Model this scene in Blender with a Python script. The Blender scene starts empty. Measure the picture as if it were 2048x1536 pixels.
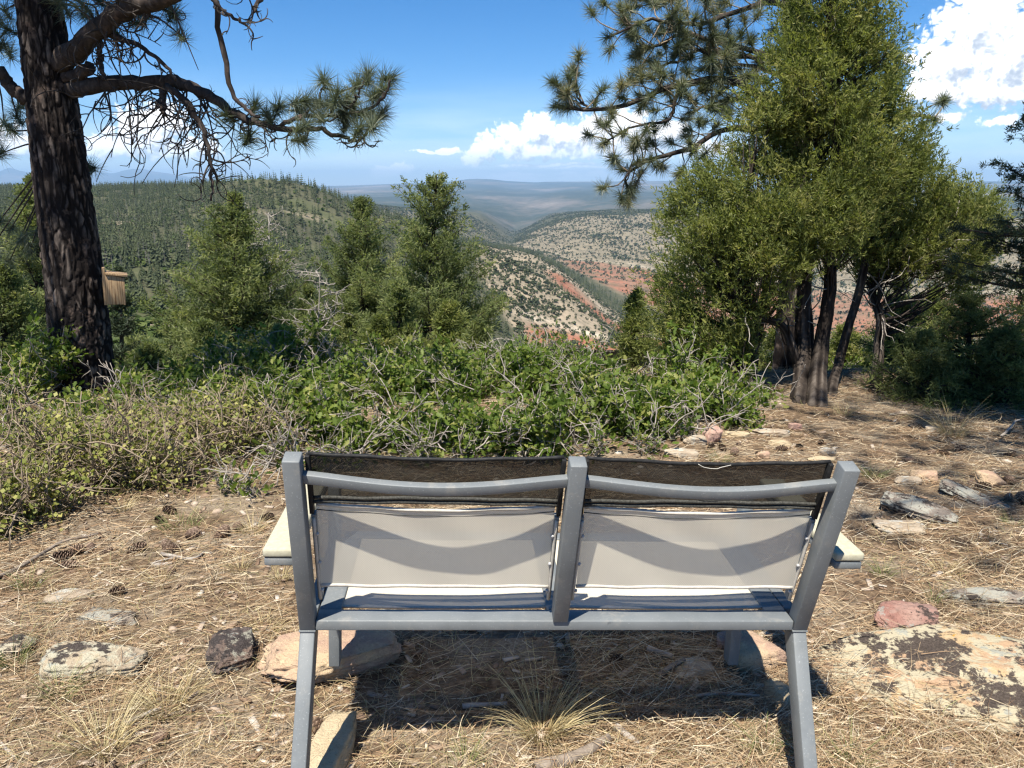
import bpy, bmesh, math, random
import numpy as np
from mathutils import Vector, Matrix

rng = np.random.default_rng(7)
random.seed(7)
SC = bpy.context.scene
COL = SC.collection

# ------------------------------------------------------------------ camera
F_PX = 1538.0; CAM_H = 1.40; PITCH = math.radians(14.5)
cam = bpy.data.cameras.new('camera'); cam.sensor_width = 36.0; cam.lens = F_PX / 2048 * 36
cam.clip_start = 0.05; cam.clip_end = 200000
camo = bpy.data.objects.new('camera', cam); COL.objects.link(camo)
camo.location = (0, 0, CAM_H); camo.rotation_euler = (math.radians(90) - PITCH, 0, 0)
SC.camera = camo
# ------------------------------------------------------------------ sun direction (towards the sun)
SUN_EL = math.radians(63); SUN_AZ = math.radians(180 + 20)      # azimuth clockwise from +Y
SUN = Vector((math.sin(SUN_AZ) * math.cos(SUN_EL), math.cos(SUN_AZ) * math.cos(SUN_EL), math.sin(SUN_EL)))
sl = bpy.data.lights.new('sun', 'SUN'); sl.energy = 5.0; sl.angle = math.radians(0.53); sl.color = (1.0, 0.93, 0.82)
so = bpy.data.objects.new('sun', sl); COL.objects.link(so); so.rotation_euler = SUN.to_track_quat('Z', 'Y').to_euler()
# ------------------------------------------------------------------ view
SC.view_settings.view_transform = 'Standard'; SC.view_settings.look = 'None'
SC.view_settings.exposure = 0.96; SC.view_settings.gamma = 1.0; SC.view_settings.use_curve_mapping = False
SC.render.engine = 'CYCLES'
SC.cycles.max_bounces = 6; SC.cycles.diffuse_bounces = 3; SC.cycles.glossy_bounces = 2; SC.cycles.transmission_bounces = 3
SC.cycles.transparent_max_bounces = 8; SC.cycles.volume_bounces = 0
SC.cycles.use_denoising = True
SC.cycles.caustics_reflective = False; SC.cycles.caustics_refractive = False
SC.cycles.filter_width = 1.3

def pix_dir(u, v):
    du = (u - 1024) / F_PX; dn = (768 - v) / F_PX
    return np.array([du, math.cos(PITCH) + dn * math.sin(PITCH), -math.sin(PITCH) + dn * math.cos(PITCH)])
def azel(u, v):
    d = pix_dir(u, v); return math.atan2(d[0], d[1]), math.atan2(d[2], math.hypot(d[0], d[1]))
def P(u, v, y):
    d = pix_dir(u, v); return np.array([0, 0, CAM_H]) + d * (y / d[1])

# ------------------------------------------------------------------ node helper
class NT:
    def __init__(s, tree): s.t = tree; s.n = tree.nodes; s.l = tree.links
    def node(s, ty, **kw):
        n = s.n.new(ty)
        for k, v in kw.items():
            if k.startswith('i_'):
                key = k[2:]; key = int(key) if key.isdigit() else key.replace('_', ' ')
                s.put(n.inputs[key], v)
            else: setattr(n, k, v)
        return n
    def put(s, sock, v):
        if isinstance(v, bpy.types.NodeSocket): s.l.new(v, sock)
        else:
            if isinstance(v, (tuple, list)) and len(v) == 3 and sock.type == 'RGBA': v = (*v, 1)
            sock.default_value = v
    def math(s, op, a, b=None, c=None, clamp=False):
        n = s.n.new('ShaderNodeMath'); n.operation = op; n.use_clamp = clamp
        s.put(n.inputs[0], a)
        if b is not None: s.put(n.inputs[1], b)
        if c is not None: s.put(n.inputs[2], c)
        return n.outputs[0]
    def vmath(s, op, a, b=None, c=None):
        n = s.n.new('ShaderNodeVectorMath'); n.operation = op
        s.put(n.inputs[0], a)
        if b is not None: s.put(n.inputs[1], b)
        if c is not None: s.put(n.inputs[2], c)
        return n.outputs['Value'] if op in ('LENGTH', 'DOT_PRODUCT', 'DISTANCE') else n.outputs[0]
    def mix(s, f, a, b, mode='MIX'):
        n = s.n.new('ShaderNodeMix'); n.data_type = 'RGBA'; n.blend_type = mode
        s.put(n.inputs[0], f); s.put(n.inputs[6], a); s.put(n.inputs[7], b); return n.outputs[2]
    def ramp(s, f, stops, interp='LINEAR'):
        n = s.n.new('ShaderNodeValToRGB'); cr = n.color_ramp; cr.interpolation = interp
        while len(cr.elements) < len(stops): cr.elements.new(0.5)
        for e, (p, c) in zip(cr.elements, stops):
            e.position = p; e.color = (*c, 1) if len(c) == 3 else c
        s.put(n.inputs[0], f); return n.outputs[0]
    def sstep(s, x, a, b):
        n = s.n.new('ShaderNodeMapRange'); n.interpolation_type = 'SMOOTHSTEP'
        s.put(n.inputs[0], x); s.put(n.inputs[1], a); s.put(n.inputs[2], b); return n.outputs[0]
    def noise(s, vec, scale, detail=4, rough=0.55, dist=0.0, dims='3D'):
        n = s.n.new('ShaderNodeTexNoise'); n.noise_dimensions = dims; n.inputs['Scale'].default_value = scale
        n.inputs['Detail'].default_value = detail; n.inputs['Roughness'].default_value = rough; n.inputs['Distortion'].default_value = dist
        if vec is not None: s.put(n.inputs['Vector'], vec)
        return n.outputs[0]
    def voro(s, vec, scale, feature='F1', out='Distance', rand=1.0, dims='3D'):
        n = s.n.new('ShaderNodeTexVoronoi'); n.voronoi_dimensions = dims; n.feature = feature; n.inputs['Scale'].default_value = scale
        n.inputs['Randomness'].default_value = rand
        if vec is not None: s.put(n.inputs['Vector'], vec)
        return n.outputs[out]
    def bump(s, h, strength=0.5, dist=0.01):
        n = s.n.new('ShaderNodeBump'); n.inputs['Strength'].default_value = strength; n.inputs['Distance'].default_value = dist
        s.put(n.inputs['Height'], h); return n.outputs[0]
    def attr(s, name): return s.node('ShaderNodeAttribute', attribute_name=name).outputs['Fac']
    def obj(s): return s.node('ShaderNodeTexCoord').outputs['Object']

def new_mat(name):
    m = bpy.data.materials.new(name); m.use_nodes = True
    t = NT(m.node_tree); t.n.clear()
    return m, t
def finish(t, shader):
    o = t.n.new('ShaderNodeOutputMaterial'); t.l.new(shader, o.inputs['Surface'])
def principled(t, color, rough=0.7, normal=None, spec=0.3, metallic=0.0):
    b = t.n.new('ShaderNodeBsdfPrincipled')
    t.put(b.inputs['Base Color'], color); t.put(b.inputs['Roughness'], rough)
    b.inputs['Specular IOR Level'].default_value = spec; b.inputs['Metallic'].default_value = metallic
    if normal is not None: t.l.new(normal, b.inputs['Normal'])
    return b.outputs[0]

# ------------------------------------------------------------------ world: clear sky with cumulus
world = bpy.data.worlds.new('World'); SC.world = world; world.use_nodes = True
w = NT(world.node_tree); w.n.clear()
sky = w.node('ShaderNodeTexSky', sky_type='NISHITA', sun_disc=False)
sky.sun_elevation = SUN_EL; sky.sun_rotation = SUN_AZ
sky.altitude = 2600; sky.air_density = 1.0; sky.dust_density = 0.15; sky.ozone_density = 3.0

CL = [  # image position and size of the cumulus heads in view
    (1965, 50, 75, 62), (1905, 125, 70, 52), (2030, 110, 105, 80), (1885, 182, 68, 24), (1985, 180, 120, 28),
    (1893, 237, 26, 9), (2005, 241, 30, 8),
    (947, 321, 30, 14), (978, 288, 32, 26), (962, 306, 30, 20), (1022, 280, 42, 32), (1078, 262, 48, 36), (1128, 276, 52, 34), (1185, 266, 62, 38), (1246, 258, 66, 42), (1310, 268, 56, 30), (1348, 262, 34, 22),
    (1060, 302, 95, 18), (1200, 304, 130, 16), (1275, 290, 80, 20), (1420, 300, 60, 20),
    (868, 304, 58, 4.5), (893, 300, 26, 7), (1090, 330, 150, 4), (1260, 316, 110, 5), (1180, 336, 90, 3),
    (775, 346, 38, 12), (800, 340, 26, 12), (1030, 353, 50, 8), (1140, 354, 40, 8), (1190, 352, 30, 8),
    (262, 248, 34, 30), (322, 252, 50, 40), (290, 278, 70, 30), (205, 292, 44, 22), (235, 302, 80, 14), (330, 302, 80, 16), (395, 296, 44, 20), (30, 292, 60, 18), (-40, 270, 60, 30),
]
cl = []
for (u, v, ru, rv) in CL:
    a, e = azel(u, v); cl.append((a, e, ru / F_PX, rv / F_PX))
crg = random.Random(11)
for k in range(9):                                              # the same kind of cumulus goes on all round the horizon
    a0 = 0.9 + k * (2 * math.pi - 1.8) / 8 + crg.uniform(-.1, .1); e0 = crg.uniform(.03, .2); s0 = crg.uniform(.5, 1.2)
    a0 = (a0 + math.pi) % (2 * math.pi) - math.pi
    for j in range(2):
        cl.append((a0 + crg.uniform(-.08, .08) * s0, e0 + crg.uniform(-.004, .025) * s0, crg.uniform(.03, .06) * s0, crg.uniform(.014, .026) * s0))

g = bpy.data.node_groups.new('cloud_field', 'ShaderNodeTree')
g.interface.new_socket('Dir', in_out='INPUT', socket_type='NodeSocketVector')
g.interface.new_socket('Field', in_out='OUTPUT', socket_type='NodeSocketFloat')
G = NT(g); gi = G.n.new('NodeGroupInput'); go = G.n.new('NodeGroupOutput')
sep = G.node('ShaderNodeSeparateXYZ', i_0=gi.outputs[0])
az_ = G.math('ARCTAN2', sep.outputs[0], sep.outputs[1]); el_ = G.math('ARCSINE', sep.outputs[2])
ae = G.node('ShaderNodeCombineXYZ', i_0=az_, i_1=el_, i_2=0.0).outputs[0]
wn = G.n.new('ShaderNodeTexNoise'); wn.inputs['Scale'].default_value = 40; wn.inputs['Detail'].default_value = 3
G.l.new(gi.outputs[0], wn.inputs['Vector'])
warp = G.vmath('MULTIPLY', G.vmath('SUBTRACT', wn.outputs['Color'], (0.5, 0.5, 0.5)), (0.022, 0.012, 0))
ae = G.vmath('ADD', ae, warp)
cur = None
for (a, e, ra, re) in cl:
    ln = G.vmath('LENGTH', G.vmath('MULTIPLY_ADD', ae, (1 / ra, 1 / re, 0), (-a / ra, -e / re, 0)))
    cur = ln if cur is None else G.math('SMOOTH_MIN', cur, ln, 0.25)
p1 = G.voro(ae, 75, 'SMOOTH_F1', dims='2D'); p2 = G.voro(ae, 170, 'F1', dims='2D')
n3 = G.noise(ae, 260, 3, 0.6, dims='2D')
puff = G.math('ADD', G.math('MULTIPLY', G.math('SUBTRACT', 0.42, p1), 0.75), G.math('MULTIPLY', G.math('SUBTRACT', 0.42, p2), 0.42))
puff = G.math('ADD', puff, G.math('MULTIPLY', G.math('SUBTRACT', n3, 0.5), 0.5))
fld = G.math('ADD', G.math('SUBTRACT', 1.0, cur), puff)
G.l.new(fld, go.inputs[0])

tc = w.node('ShaderNodeTexCoord').outputs['Generated']
def cloud(vec):
    n = w.n.new('ShaderNodeGroup'); n.node_tree = g; w.put(n.inputs[0], vec); return n.outputs[0]
f0 = cloud(tc)
f2 = cloud(w.vmath('ADD', tc, (-0.006, 0, 0.013)))
alpha = w.sstep(f0, -0.05, 0.42)
shade = w.math('ADD', w.math('MULTIPLY', w.math('SUBTRACT', f2, f0), 0.55), w.math('MULTIPLY', w.math('MAXIMUM', w.math('SUBTRACT', f2, 0.05), 0.0), 0.42))
shade = w.sstep(shade, -0.16, 0.80)
ccol = w.mix(shade, (1.10, 1.07, 1.03), (0.34, 0.38, 0.44))
sepw = w.node('ShaderNodeSeparateXYZ', i_0=tc)
hz = w.sstep(sepw.outputs[2], 0.14, 0.0)                         # thin high veil near the horizon
SKYS = 0.10
skyc = w.node('ShaderNodeHueSaturation', i_Saturation=1.36, i_Value=0.79, i_Color=sky.outputs[0]).outputs[0]
skyc = w.mix(1.0, skyc, (SKYS, SKYS, SKYS), 'MULTIPLY')
skyc = w.mix(1.0, skyc, (0.92, 0.95, 0.99), 'MULTIPLY')
veil = w.noise(w.vmath('MULTIPLY', tc, (3, 3, 26)), 1.6, 5, 0.6)
skyc = w.mix(w.math('MULTIPLY', w.math('MULTIPLY', hz, 0.66), w.sstep(veil, 0.25, 0.75)), skyc, (0.62, 0.70, 0.80))
alpha = w.math('MULTIPLY', alpha, w.sstep(sepw.outputs[2], -0.01, 0.06))
final = w.mix(alpha, skyc, ccol)
bg = w.node('ShaderNodeBackground', i_Color=final, i_Strength=1.0)
bg0 = w.node('ShaderNodeBackground', i_Color=skyc, i_Strength=1.0)  # clear sky above the cloud belt
band = w.math('MULTIPLY', w.math('LESS_THAN', sepw.outputs[2], 0.30), w.math('GREATER_THAN', sepw.outputs[2], -0.02))
wm = w.n.new('ShaderNodeMixShader'); w.l.new(band, wm.inputs[0]); w.l.new(bg0.outputs[0], wm.inputs[1]); w.l.new(bg.outputs[0], wm.inputs[2])
wo = w.n.new('ShaderNodeOutputWorld'); w.l.new(wm.outputs[0], wo.inputs['Surface'])
world.cycles.sampling_method = 'MANUAL'; world.cycles.sample_map_resolution = 512

# ------------------------------------------------------------------ numpy noise
def _h(ix, iy, iz, seed):
    h = (ix.astype(np.int64) * 374761393 + iy.astype(np.int64) * 668265263 + iz.astype(np.int64) * 2147483647 + seed * 1274126177) & 0xffffffff
    h = ((h ^ (h >> 13)) * 1274126177) & 0xffffffff
    h = h ^ (h >> 16)
    return (h & 0xffffff) / float(0xffffff)
def vnoise(p, seed=0):
    p = np.asarray(p, float)
    if p.shape[-1] == 2: p = np.concatenate([p, np.zeros(p.shape[:-1] + (1,))], -1)
    i = np.floor(p); f = p - i; f = f * f * (3 - 2 * f); i = i.astype(np.int64)
    x, y, z = i[..., 0], i[..., 1], i[..., 2]; fx, fy, fz = f[..., 0], f[..., 1], f[..., 2]
    r = 0
    for dx in (0, 1):
        for dy in (0, 1):
            for dz in (0, 1):
                wgt = (fx if dx else 1 - fx) * (fy if dy else 1 - fy) * (fz if dz else 1 - fz)
                r = r + wgt * _h(x + dx, y + dy, z + dz, seed)
    return r
def fbm(p, octv=4, seed=0, gain=0.5):
    p = np.asarray(p, float); a = 1; s = 0; n = 0
    for o in range(octv):
        s = s + a * (vnoise(p * 2 ** o + o * 17.3, seed + o) - 0.5); n += a; a *= gain
    return s / n * 2          # about -1..1
def smooth(x, a, b):
    t = np.clip((x - a) / (b - a), 0, 1); return t * t * (3 - 2 * t)
def norm(a): return a / np.maximum(np.linalg.norm(a, axis=-1, keepdims=True), 1e-9)

# ------------------------------------------------------------------ mesh builder
class MB:
    def __init__(s): s.V = []; s.F = []; s.A = []; s.n = 0
    def add(s, V, F, rnd=0.5):
        V = np.asarray(V, float).reshape(-1, 3)
        if len(V) == 0: return s
        for f in (F if isinstance(F, list) else [F]):
            s.F.append(np.asarray(f, np.int64) + s.n)
        s.V.append(V); s.A.append(np.broadcast_to(np.asarray(rnd, float), (len(V),)).copy()); s.n += len(V)
        return s
    def build(s, name, mat, parent=None, smooth=False, extra=None):
        me = bpy.data.meshes.new(name)
        V = np.concatenate(s.V); tot = [len(f.ravel()) for f in s.F]
        loops = np.concatenate([f.ravel() for f in s.F]).astype(np.int32)
        sizes = np.concatenate([np.full(len(f), f.shape[1]) for f in s.F]).astype(np.int32)
        starts = np.concatenate([[0], np.cumsum(sizes)[:-1]]).astype(np.int32)
        me.vertices.add(len(V)); me.vertices.foreach_set('co', V.astype(np.float32).ravel())
        me.loops.add(len(loops)); me.loops.foreach_set('vertex_index', loops)
        me.polygons.add(len(sizes)); me.polygons.foreach_set('loop_start', starts)
        try: me.polygons.foreach_set('loop_total', sizes)
        except Exception: pass
        if smooth: me.polygons.foreach_set('use_smooth', np.ones(len(sizes), bool))
        a = me.attributes.new('rnd', 'FLOAT', 'POINT'); a.data.foreach_set('value', np.concatenate(s.A).astype(np.float32))
        for k, arr in (extra or {}).items():
            a = me.attributes.new(k, 'FLOAT', 'POINT'); a.data.foreach_set('value', np.asarray(arr, np.float32))
        me.update(calc_edges=True); me.validate()
        if mat is not None: me.materials.append(mat)
        return link(name, me, parent)
def link(name, me, parent=None, loc=None):
    o = bpy.data.objects.new(name, me); COL.objects.link(o)
    if parent is not None: o.parent = parent
    if loc is not None: o.location = loc
    return o
def tag(o, label=None, cat=None, group=None, kind=None):
    if label: o['label'] = label
    if cat: o['category'] = cat
    if group: o['group'] = group
    if kind: o['kind'] = kind
    return o
def thing(name, label, cat, loc=(0, 0, 0), group=None):
    o = bpy.data.objects.new(name, None); COL.objects.link(o); o.location = tuple(float(c) for c in loc)
    o.empty_display_size = 0.1
    return tag(o, label, cat, group)

def perp_frame(d):
    d = norm(np.asarray(d, float)); ref = np.where(np.abs(d[..., 2:3]) < 0.9, np.array([0, 0, 1.0]), np.array([1.0, 0, 0]))
    a = norm(np.cross(d, ref)); b = np.cross(d, a); return d, a, b
def tube(pts, rad, n=8, wob=0.0, seed=0):
    pts = np.asarray(pts, float); rad = np.broadcast_to(np.asarray(rad, float), (len(pts),))
    t = np.gradient(pts, axis=0); d = norm(t)
    a = np.zeros_like(pts); ref = np.array([0, 0, 1.0]) if abs(d[0, 2]) < .9 else np.array([1.0, 0, 0])
    cur = norm(np.cross(d[0], ref))
    for i in range(len(pts)):
        cur = norm(cur - d[i] * np.dot(cur, d[i])); a[i] = cur
    b = np.cross(d, a); th = np.arange(n) / n * 2 * np.pi
    rr = rad[:, None] * np.ones((1, n))
    if wob: rr = rr * (1 + wob * fbm(np.stack([np.cos(th)[None] * 1.3 + pts[:, 0:1] * 6, np.sin(th)[None] * 1.3 + pts[:, 1:2] * 6, np.broadcast_to(pts[:, 2:3] * 6, (len(pts), n))], -1), 3, seed))
    V = pts[:, None] + rr[..., None] * (np.cos(th)[None, :, None] * a[:, None] + np.sin(th)[None, :, None] * b[:, None])
    i = np.arange(len(pts) - 1)[:, None]; j = np.arange(n)[None]
    F = np.stack([i * n + j, i * n + (j + 1) % n, (i + 1) * n + (j + 1) % n, (i + 1) * n + j], -1).reshape(-1, 4)
    V = np.concatenate([V.reshape(-1, 3), pts[:1], pts[-1:]])
    m = len(pts) * n; jj = np.arange(n)
    cap = np.concatenate([np.stack([np.full(n, m), (jj + 1) % n, jj], -1), np.stack([np.full(n, m + 1), (len(pts) - 1) * n + jj, (len(pts) - 1) * n + (jj + 1) % n], -1)])
    return V, [F, cap]
def segs(P0, P1, R0, R1, n=3):
    P0 = np.asarray(P0, float); P1 = np.asarray(P1, float); N = len(P0)
    R0 = np.broadcast_to(R0, (N,)); R1 = np.broadcast_to(R1, (N,))
    d, a, b = perp_frame(P1 - P0); th = np.arange(n) / n * 2 * np.pi
    ring = np.cos(th)[None, :, None] * a[:, None] + np.sin(th)[None, :, None] * b[:, None]
    V = np.stack([P0[:, None] + ring * R0[:, None, None], P1[:, None] + ring * R1[:, None, None]], 1).reshape(-1, 3)
    j = np.arange(n); F = np.stack([j, (j + 1) % n, n + (j + 1) % n, n + j], -1)
    F = (np.arange(N)[:, None, None] * 2 * n + F[None]).reshape(-1, 4); return V, F
def resample(pts, n):
    pts = np.asarray(pts, float); m = len(pts)
    if m < 3: return pts[0] + (pts[-1] - pts[0]) * np.linspace(0, 1, n)[:, None]
    t = np.linspace(0, m - 1, n); i = np.clip(np.floor(t).astype(int), 0, m - 2); f = (t - i)[:, None]
    ext = np.concatenate([2 * pts[:1] - pts[1:2], pts, 2 * pts[-1:] - pts[-2:-1]])
    p0, p1, p2, p3 = ext[i], ext[i + 1], ext[i + 2], ext[i + 3]
    return .5 * (2 * p1 + (p2 - p0) * f + (2 * p0 - 5 * p1 + 4 * p2 - p3) * f ** 2 + (3 * p1 - p0 - 3 * p2 + p3) * f ** 3)
def rand_dirs(n): return norm(rng.normal(size=(n, 3)))
def spikes(pos, dirs, length, width):
    """thin triangles from pos along dirs"""
    pos = np.asarray(pos, float); N = len(pos); d, a, b = perp_frame(dirs); ph = rng.uniform(0, 2 * np.pi, N)[:, None]
    s = (np.cos(ph) * a + np.sin(ph) * b) * np.broadcast_to(width, (N,))[:, None] * .5
    L = np.broadcast_to(length, (N,))[:, None]
    V = np.stack([pos - s, pos + s, pos + d * L], 1).reshape(-1, 3)
    return V, np.arange(3 * N).reshape(N, 3)
def blades(pos, dirs, length, width, mid=0.45):
    """rhombic blades"""
    pos = np.asarray(pos, float); N = len(pos); d, a, b = perp_frame(dirs); ph = rng.uniform(0, 2 * np.pi, N)[:, None]
    s = (np.cos(ph) * a + np.sin(ph) * b) * np.broadcast_to(width, (N,))[:, None] * .5
    L = np.broadcast_to(length, (N,))[:, None]
    V = np.stack([pos, pos + d * L * mid + s, pos + d * L, pos + d * L * mid - s], 1).reshape(-1, 3)
    return V, np.arange(4 * N).reshape(N, 4)
def curved(pos, dirs, length, width, bend, nseg=3):
    """ribbons that bend along 'bend' vectors; returns V,F (quads)"""
    pos = np.asarray(pos, float); N = len(pos); d, a, b = perp_frame(dirs); ph = rng.uniform(0, 2 * np.pi, N)[:, None]
    s = (np.cos(ph) * a + np.sin(ph) * b) * np.broadcast_to(width, (N,))[:, None] * .5
    L = np.broadcast_to(length, (N,))[:, None]; bend = np.asarray(bend, float)
    rows = []
    for k in range(nseg + 1):
        t = k / nseg; c = pos + d * L * t + bend * L * t * t; wd = s * (1 - .75 * t)
        rows += [c - wd, c + wd]
    V = np.stack(rows, 1).reshape(-1, 3); m = 2 * (nseg + 1)
    F = np.array([[2 * k, 2 * k + 1, 2 * k + 3, 2 * k + 2] for k in range(nseg)])
    return V, (np.arange(N)[:, None, None] * m + F[None]).reshape(-1, 4)
def stamp(T, TF, pos, dirs, scale, up=None):
    """copies of a template (Y = along dirs, Z = normal)"""
    pos = np.asarray(pos, float); N = len(pos); d = norm(np.asarray(dirs, float))
    z = rand_dirs(N) if up is None else np.asarray(up, float)
    x = norm(np.cross(d, z)); z = np.cross(x, d)
    sc = np.broadcast_to(scale, (N,))[:, None, None]
    V = pos[:, None] + sc * (T[None, :, 0:1] * x[:, None] + T[None, :, 1:2] * d[:, None] + T[None, :, 2:3] * z[:, None])
    return V.reshape(-1, 3), (np.arange(N)[:, None, None] * len(T) + TF[None]).reshape(-1, TF.shape[1])
def box_np(lo, hi):
    x0, y0, z0 = lo; x1, y1, z1 = hi
    V = np.array([[x0, y0, z0], [x1, y0, z0], [x1, y1, z0], [x0, y1, z0], [x0, y0, z1], [x1, y0, z1], [x1, y1, z1], [x0, y1, z1]], float)
    F = np.array([[0, 3, 2, 1], [4, 5, 6, 7], [0, 1, 5, 4], [1, 2, 6, 5], [2, 3, 7, 6], [3, 0, 4, 7]])
    return V, F

# ------------------------------------------------------------------ near ground shape
def ground_z(x, y):
    x = np.asarray(x, float); y = np.asarray(y, float); p = np.stack([x, y], -1)
    z = -0.022 * x - 0.030 * (y - 1.5) + 0.035 * fbm(p * .9, 3, 3) + 0.012 * fbm(p * 4.5, 3, 5)
    rim = 5.95 + 0.30 * np.clip(x, -1, 8) + .5 * fbm(p * .25 + 9, 2, 8)
    over = np.maximum(0, y - rim); z = z - 0.75 * over ** 2 / (over + 1.2)
    return z
def PG(u, v, dz=0.0):
    d = pix_dir(u, v); o = np.array([0, 0, CAM_H]); t = (CAM_H - dz) / -d[2]
    for _ in range(25):
        q = o + d * t; t = (CAM_H - dz - float(ground_z(q[0], q[1]))) / -d[2]
        t = min(t, 30)
    q = o + d * t; return np.array([q[0], q[1], float(ground_z(q[0], q[1]))])

# ------------------------------------------------------------------ materials
def ground_mat():
    m, t = new_mat('litter_ground'); o = t.obj()
    n1 = t.noise(o, 2.2, 5); n2 = t.noise(o, 26, 6, .65); n3 = t.noise(o, 110, 4, .7); v = t.voro(o, 60)
    c = t.ramp(n2, [(.25, (.035, .024, .016)), (.42, (.095, .066, .043)), (.58, (.20, .142, .09)), (.75, (.36, .28, .19))])
    c = t.mix(t.sstep(n1, .42, .66), c, t.ramp(n3, [(.3, (.10, .078, .056)), (.7, (.38, .32, .24))]))
    c = t.mix(t.math('MULTIPLY', t.sstep(v, .0, .25), .0), c, (.3, .25, .2))
    h = t.math('ADD', n2, t.math('MULTIPLY', n3, .5))
    finish(t, principled(t, c, .95, t.bump(h, .8, .012), .1)); return m
def leaf_mat(name, stops, trans=0.3, rough=0.55, tcol=None, spec=.25):
    m, t = new_mat(name); r = t.attr('rnd'); c = t.ramp(r, stops)
    p = principled(t, c, rough, None, spec)
    if trans > 0:
        tr = t.n.new('ShaderNodeBsdfTranslucent'); t.put(tr.inputs['Color'], t.mix(1.0, c, tcol or (1.25, 1.3, .7), 'MULTIPLY'))
        mx = t.n.new('ShaderNodeMixShader'); mx.inputs[0].default_value = trans; t.l.new(p, mx.inputs[1]); t.l.new(tr.outputs[0], mx.inputs[2]); p = mx.outputs[0]
    finish(t, p); return m
def bark_mat(name, dark, mid, light, scale=18, red=None):
    m, t = new_mat(name); o = t.obj(); st = t.vmath('MULTIPLY', o, (1, 1, .28))
    n = t.noise(st, scale, 6, .65); r = t.attr('rnd'); f = t.math('ADD', t.math('MULTIPLY', n, .75), t.math('MULTIPLY', t.math('SUBTRACT', r, .5), 1.05))
    c = t.ramp(f, [(.18, dark), (.42, mid), (.68, light)])
    if red: c = t.mix(t.sstep(t.noise(o, 9, 5, .6), .56, .68), c, red)
    finish(t, principled(t, c, .9, t.bump(t.noise(st, scale * 3, 5, .7), .6, .006), .1)); return m
def plain_mat(name, c0, c1, scale=12, rough=.85, bump=.3, bd=.004, stretch=(1, 1, 1), spec=.15):
    m, t = new_mat(name); o = t.vmath('MULTIPLY', t.obj(), stretch); n = t.noise(o, scale, 6, .62)
    finish(t, principled(t, t.ramp(n, [(.3, c0), (.7, c1)]), rough, t.bump(t.noise(o, scale * 3, 4, .6), bump, bd), spec)); return m
def rock_mat(name, base, alt, lichen=0.0, pale=(.42, .42, .34), dark=(.035, .03, .026), yellow=0.0, scale=1.0, seed=0.0, patch=0.0):
    m, t = new_mat(name); o = t.vmath('ADD', t.obj(), (seed, seed * 1.7, seed * .6))
    big = t.noise(o, 7 * scale, 5, .6, .4); fine = t.noise(o, 55, 6, .7); vf = t.noise(o, 190, 3, .6)
    c = t.mix(t.sstep(big, .38, .62), base, alt)
    c = t.mix(t.math('MULTIPLY', t.sstep(fine, .5, .75), .45), c, tuple(min(1, x * 1.5) for x in base))
    c = t.mix(t.math('MULTIPLY', t.sstep(vf, .55, .72), .55), c, tuple(x * .35 for x in base))
    if lichen > 0:
        l1 = t.noise(o, 9 * scale, 7, .68, .6)
        c = t.mix(t.sstep(l1, .56 - lichen * .16, .60 - lichen * .16), c, pale)
        grey = t.noise(t.vmath('ADD', o, (7, 3, 1)), 13 * scale, 7, .7)
        c = t.mix(t.math('MULTIPLY', t.sstep(grey, .58, .62), .7), c, (.30, .32, .29))
        mott = t.math('ADD', t.math('MULTIPLY', t.noise(t.vmath('ADD', o, (3, 9, 5)), 6.5 * scale, 8, .72, .3), 1.0), t.math('MULTIPLY', fine, .38))
        thr = .75 - patch
        c = t.mix(t.sstep(mott, thr - .01, thr + .045), c, t.mix(t.sstep(vf, .35, .7), dark, tuple(x * 1.9 for x in dark)))
    if yellow > 0:
        y = t.noise(t.vmath('ADD', o, (1, 5, 2)), 9, 4, .6)
        c = t.mix(t.sstep(y, .70 - yellow * .1, .72 - yellow * .1), c, (.45, .24, .02))
    h = t.math('ADD', fine, t.math('MULTIPLY', vf, .35))
    finish(t, principled(t, c, .93, t.bump(h, 1.0, .010), .12)); return m

M = {}
M['ground'] = ground_mat()
M['needle_litter'] = leaf_mat('needle_litter', [(0, (.11, .07, .04)), (.3, (.25, .158, .090)), (.5, (.38, .265, .155)), (.68, (.45, .365, .24)), (.85, (.56, .48, .34)), (1, (.64, .59, .47))], 0, .75)
M['dry_grass'] = leaf_mat('dry_grass', [(0, (.34, .26, .13)), (.5, (.50, .41, .22)), (.8, (.60, .52, .31)), (1, (.30, .33, .13))], .25, .7, (1, 1, .8))
M['green_grass'] = leaf_mat('green_grass', [(0, (.10, .13, .04)), (.5, (.16, .19, .07)), (1, (.38, .34, .17))], .25, .6)
M['chips'] = leaf_mat('chips', [(0, (.14, .09, .06)), (.4, (.28, .20, .14)), (.75, (.42, .35, .28)), (1, (.55, .50, .42))], 0, .85)
M['juniper'] = leaf_mat('juniper_leaf', [(0, (.078, .100, .030)), (.4, (.162, .192, .055)), (.75, (.245, .265, .080)), (1, (.32, .31, .115))], .50, .6)
M['pine'] = leaf_mat('pine_needle', [(0, (.065, .083, .052)), (.5, (.120, .145, .090)), (.85, (.180, .20, .125)), (1, (.27, .25, .15))], .28, .45, spec=.4)
M['fir'] = leaf_mat('fir_needle', [(0, (.086, .110, .044)), (.5, (.170, .205, .078)), (.85, (.245, .270, .105)), (1, (.32, .32, .145))], .50, .6)
M['dark_fir'] = leaf_mat('blue_fir_needle', [(0, (.030, .045, .026)), (.6, (.050, .072, .038)), (1, (.085, .11, .05))], .2, .55)
M['oak'] = leaf_mat('oak_leaf', [(0, (.048, .084, .012)), (.4, (.102, .157, .026)), (.75, (.172, .226, .045)), (1, (.29, .30, .09))], .45, .5, spec=.22)
M['small_leaf'] = leaf_mat('small_leaf', [(0, (.12, .15, .035)), (.5, (.24, .26, .065)), (1, (.38, .36, .12))], .35, .5)
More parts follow.
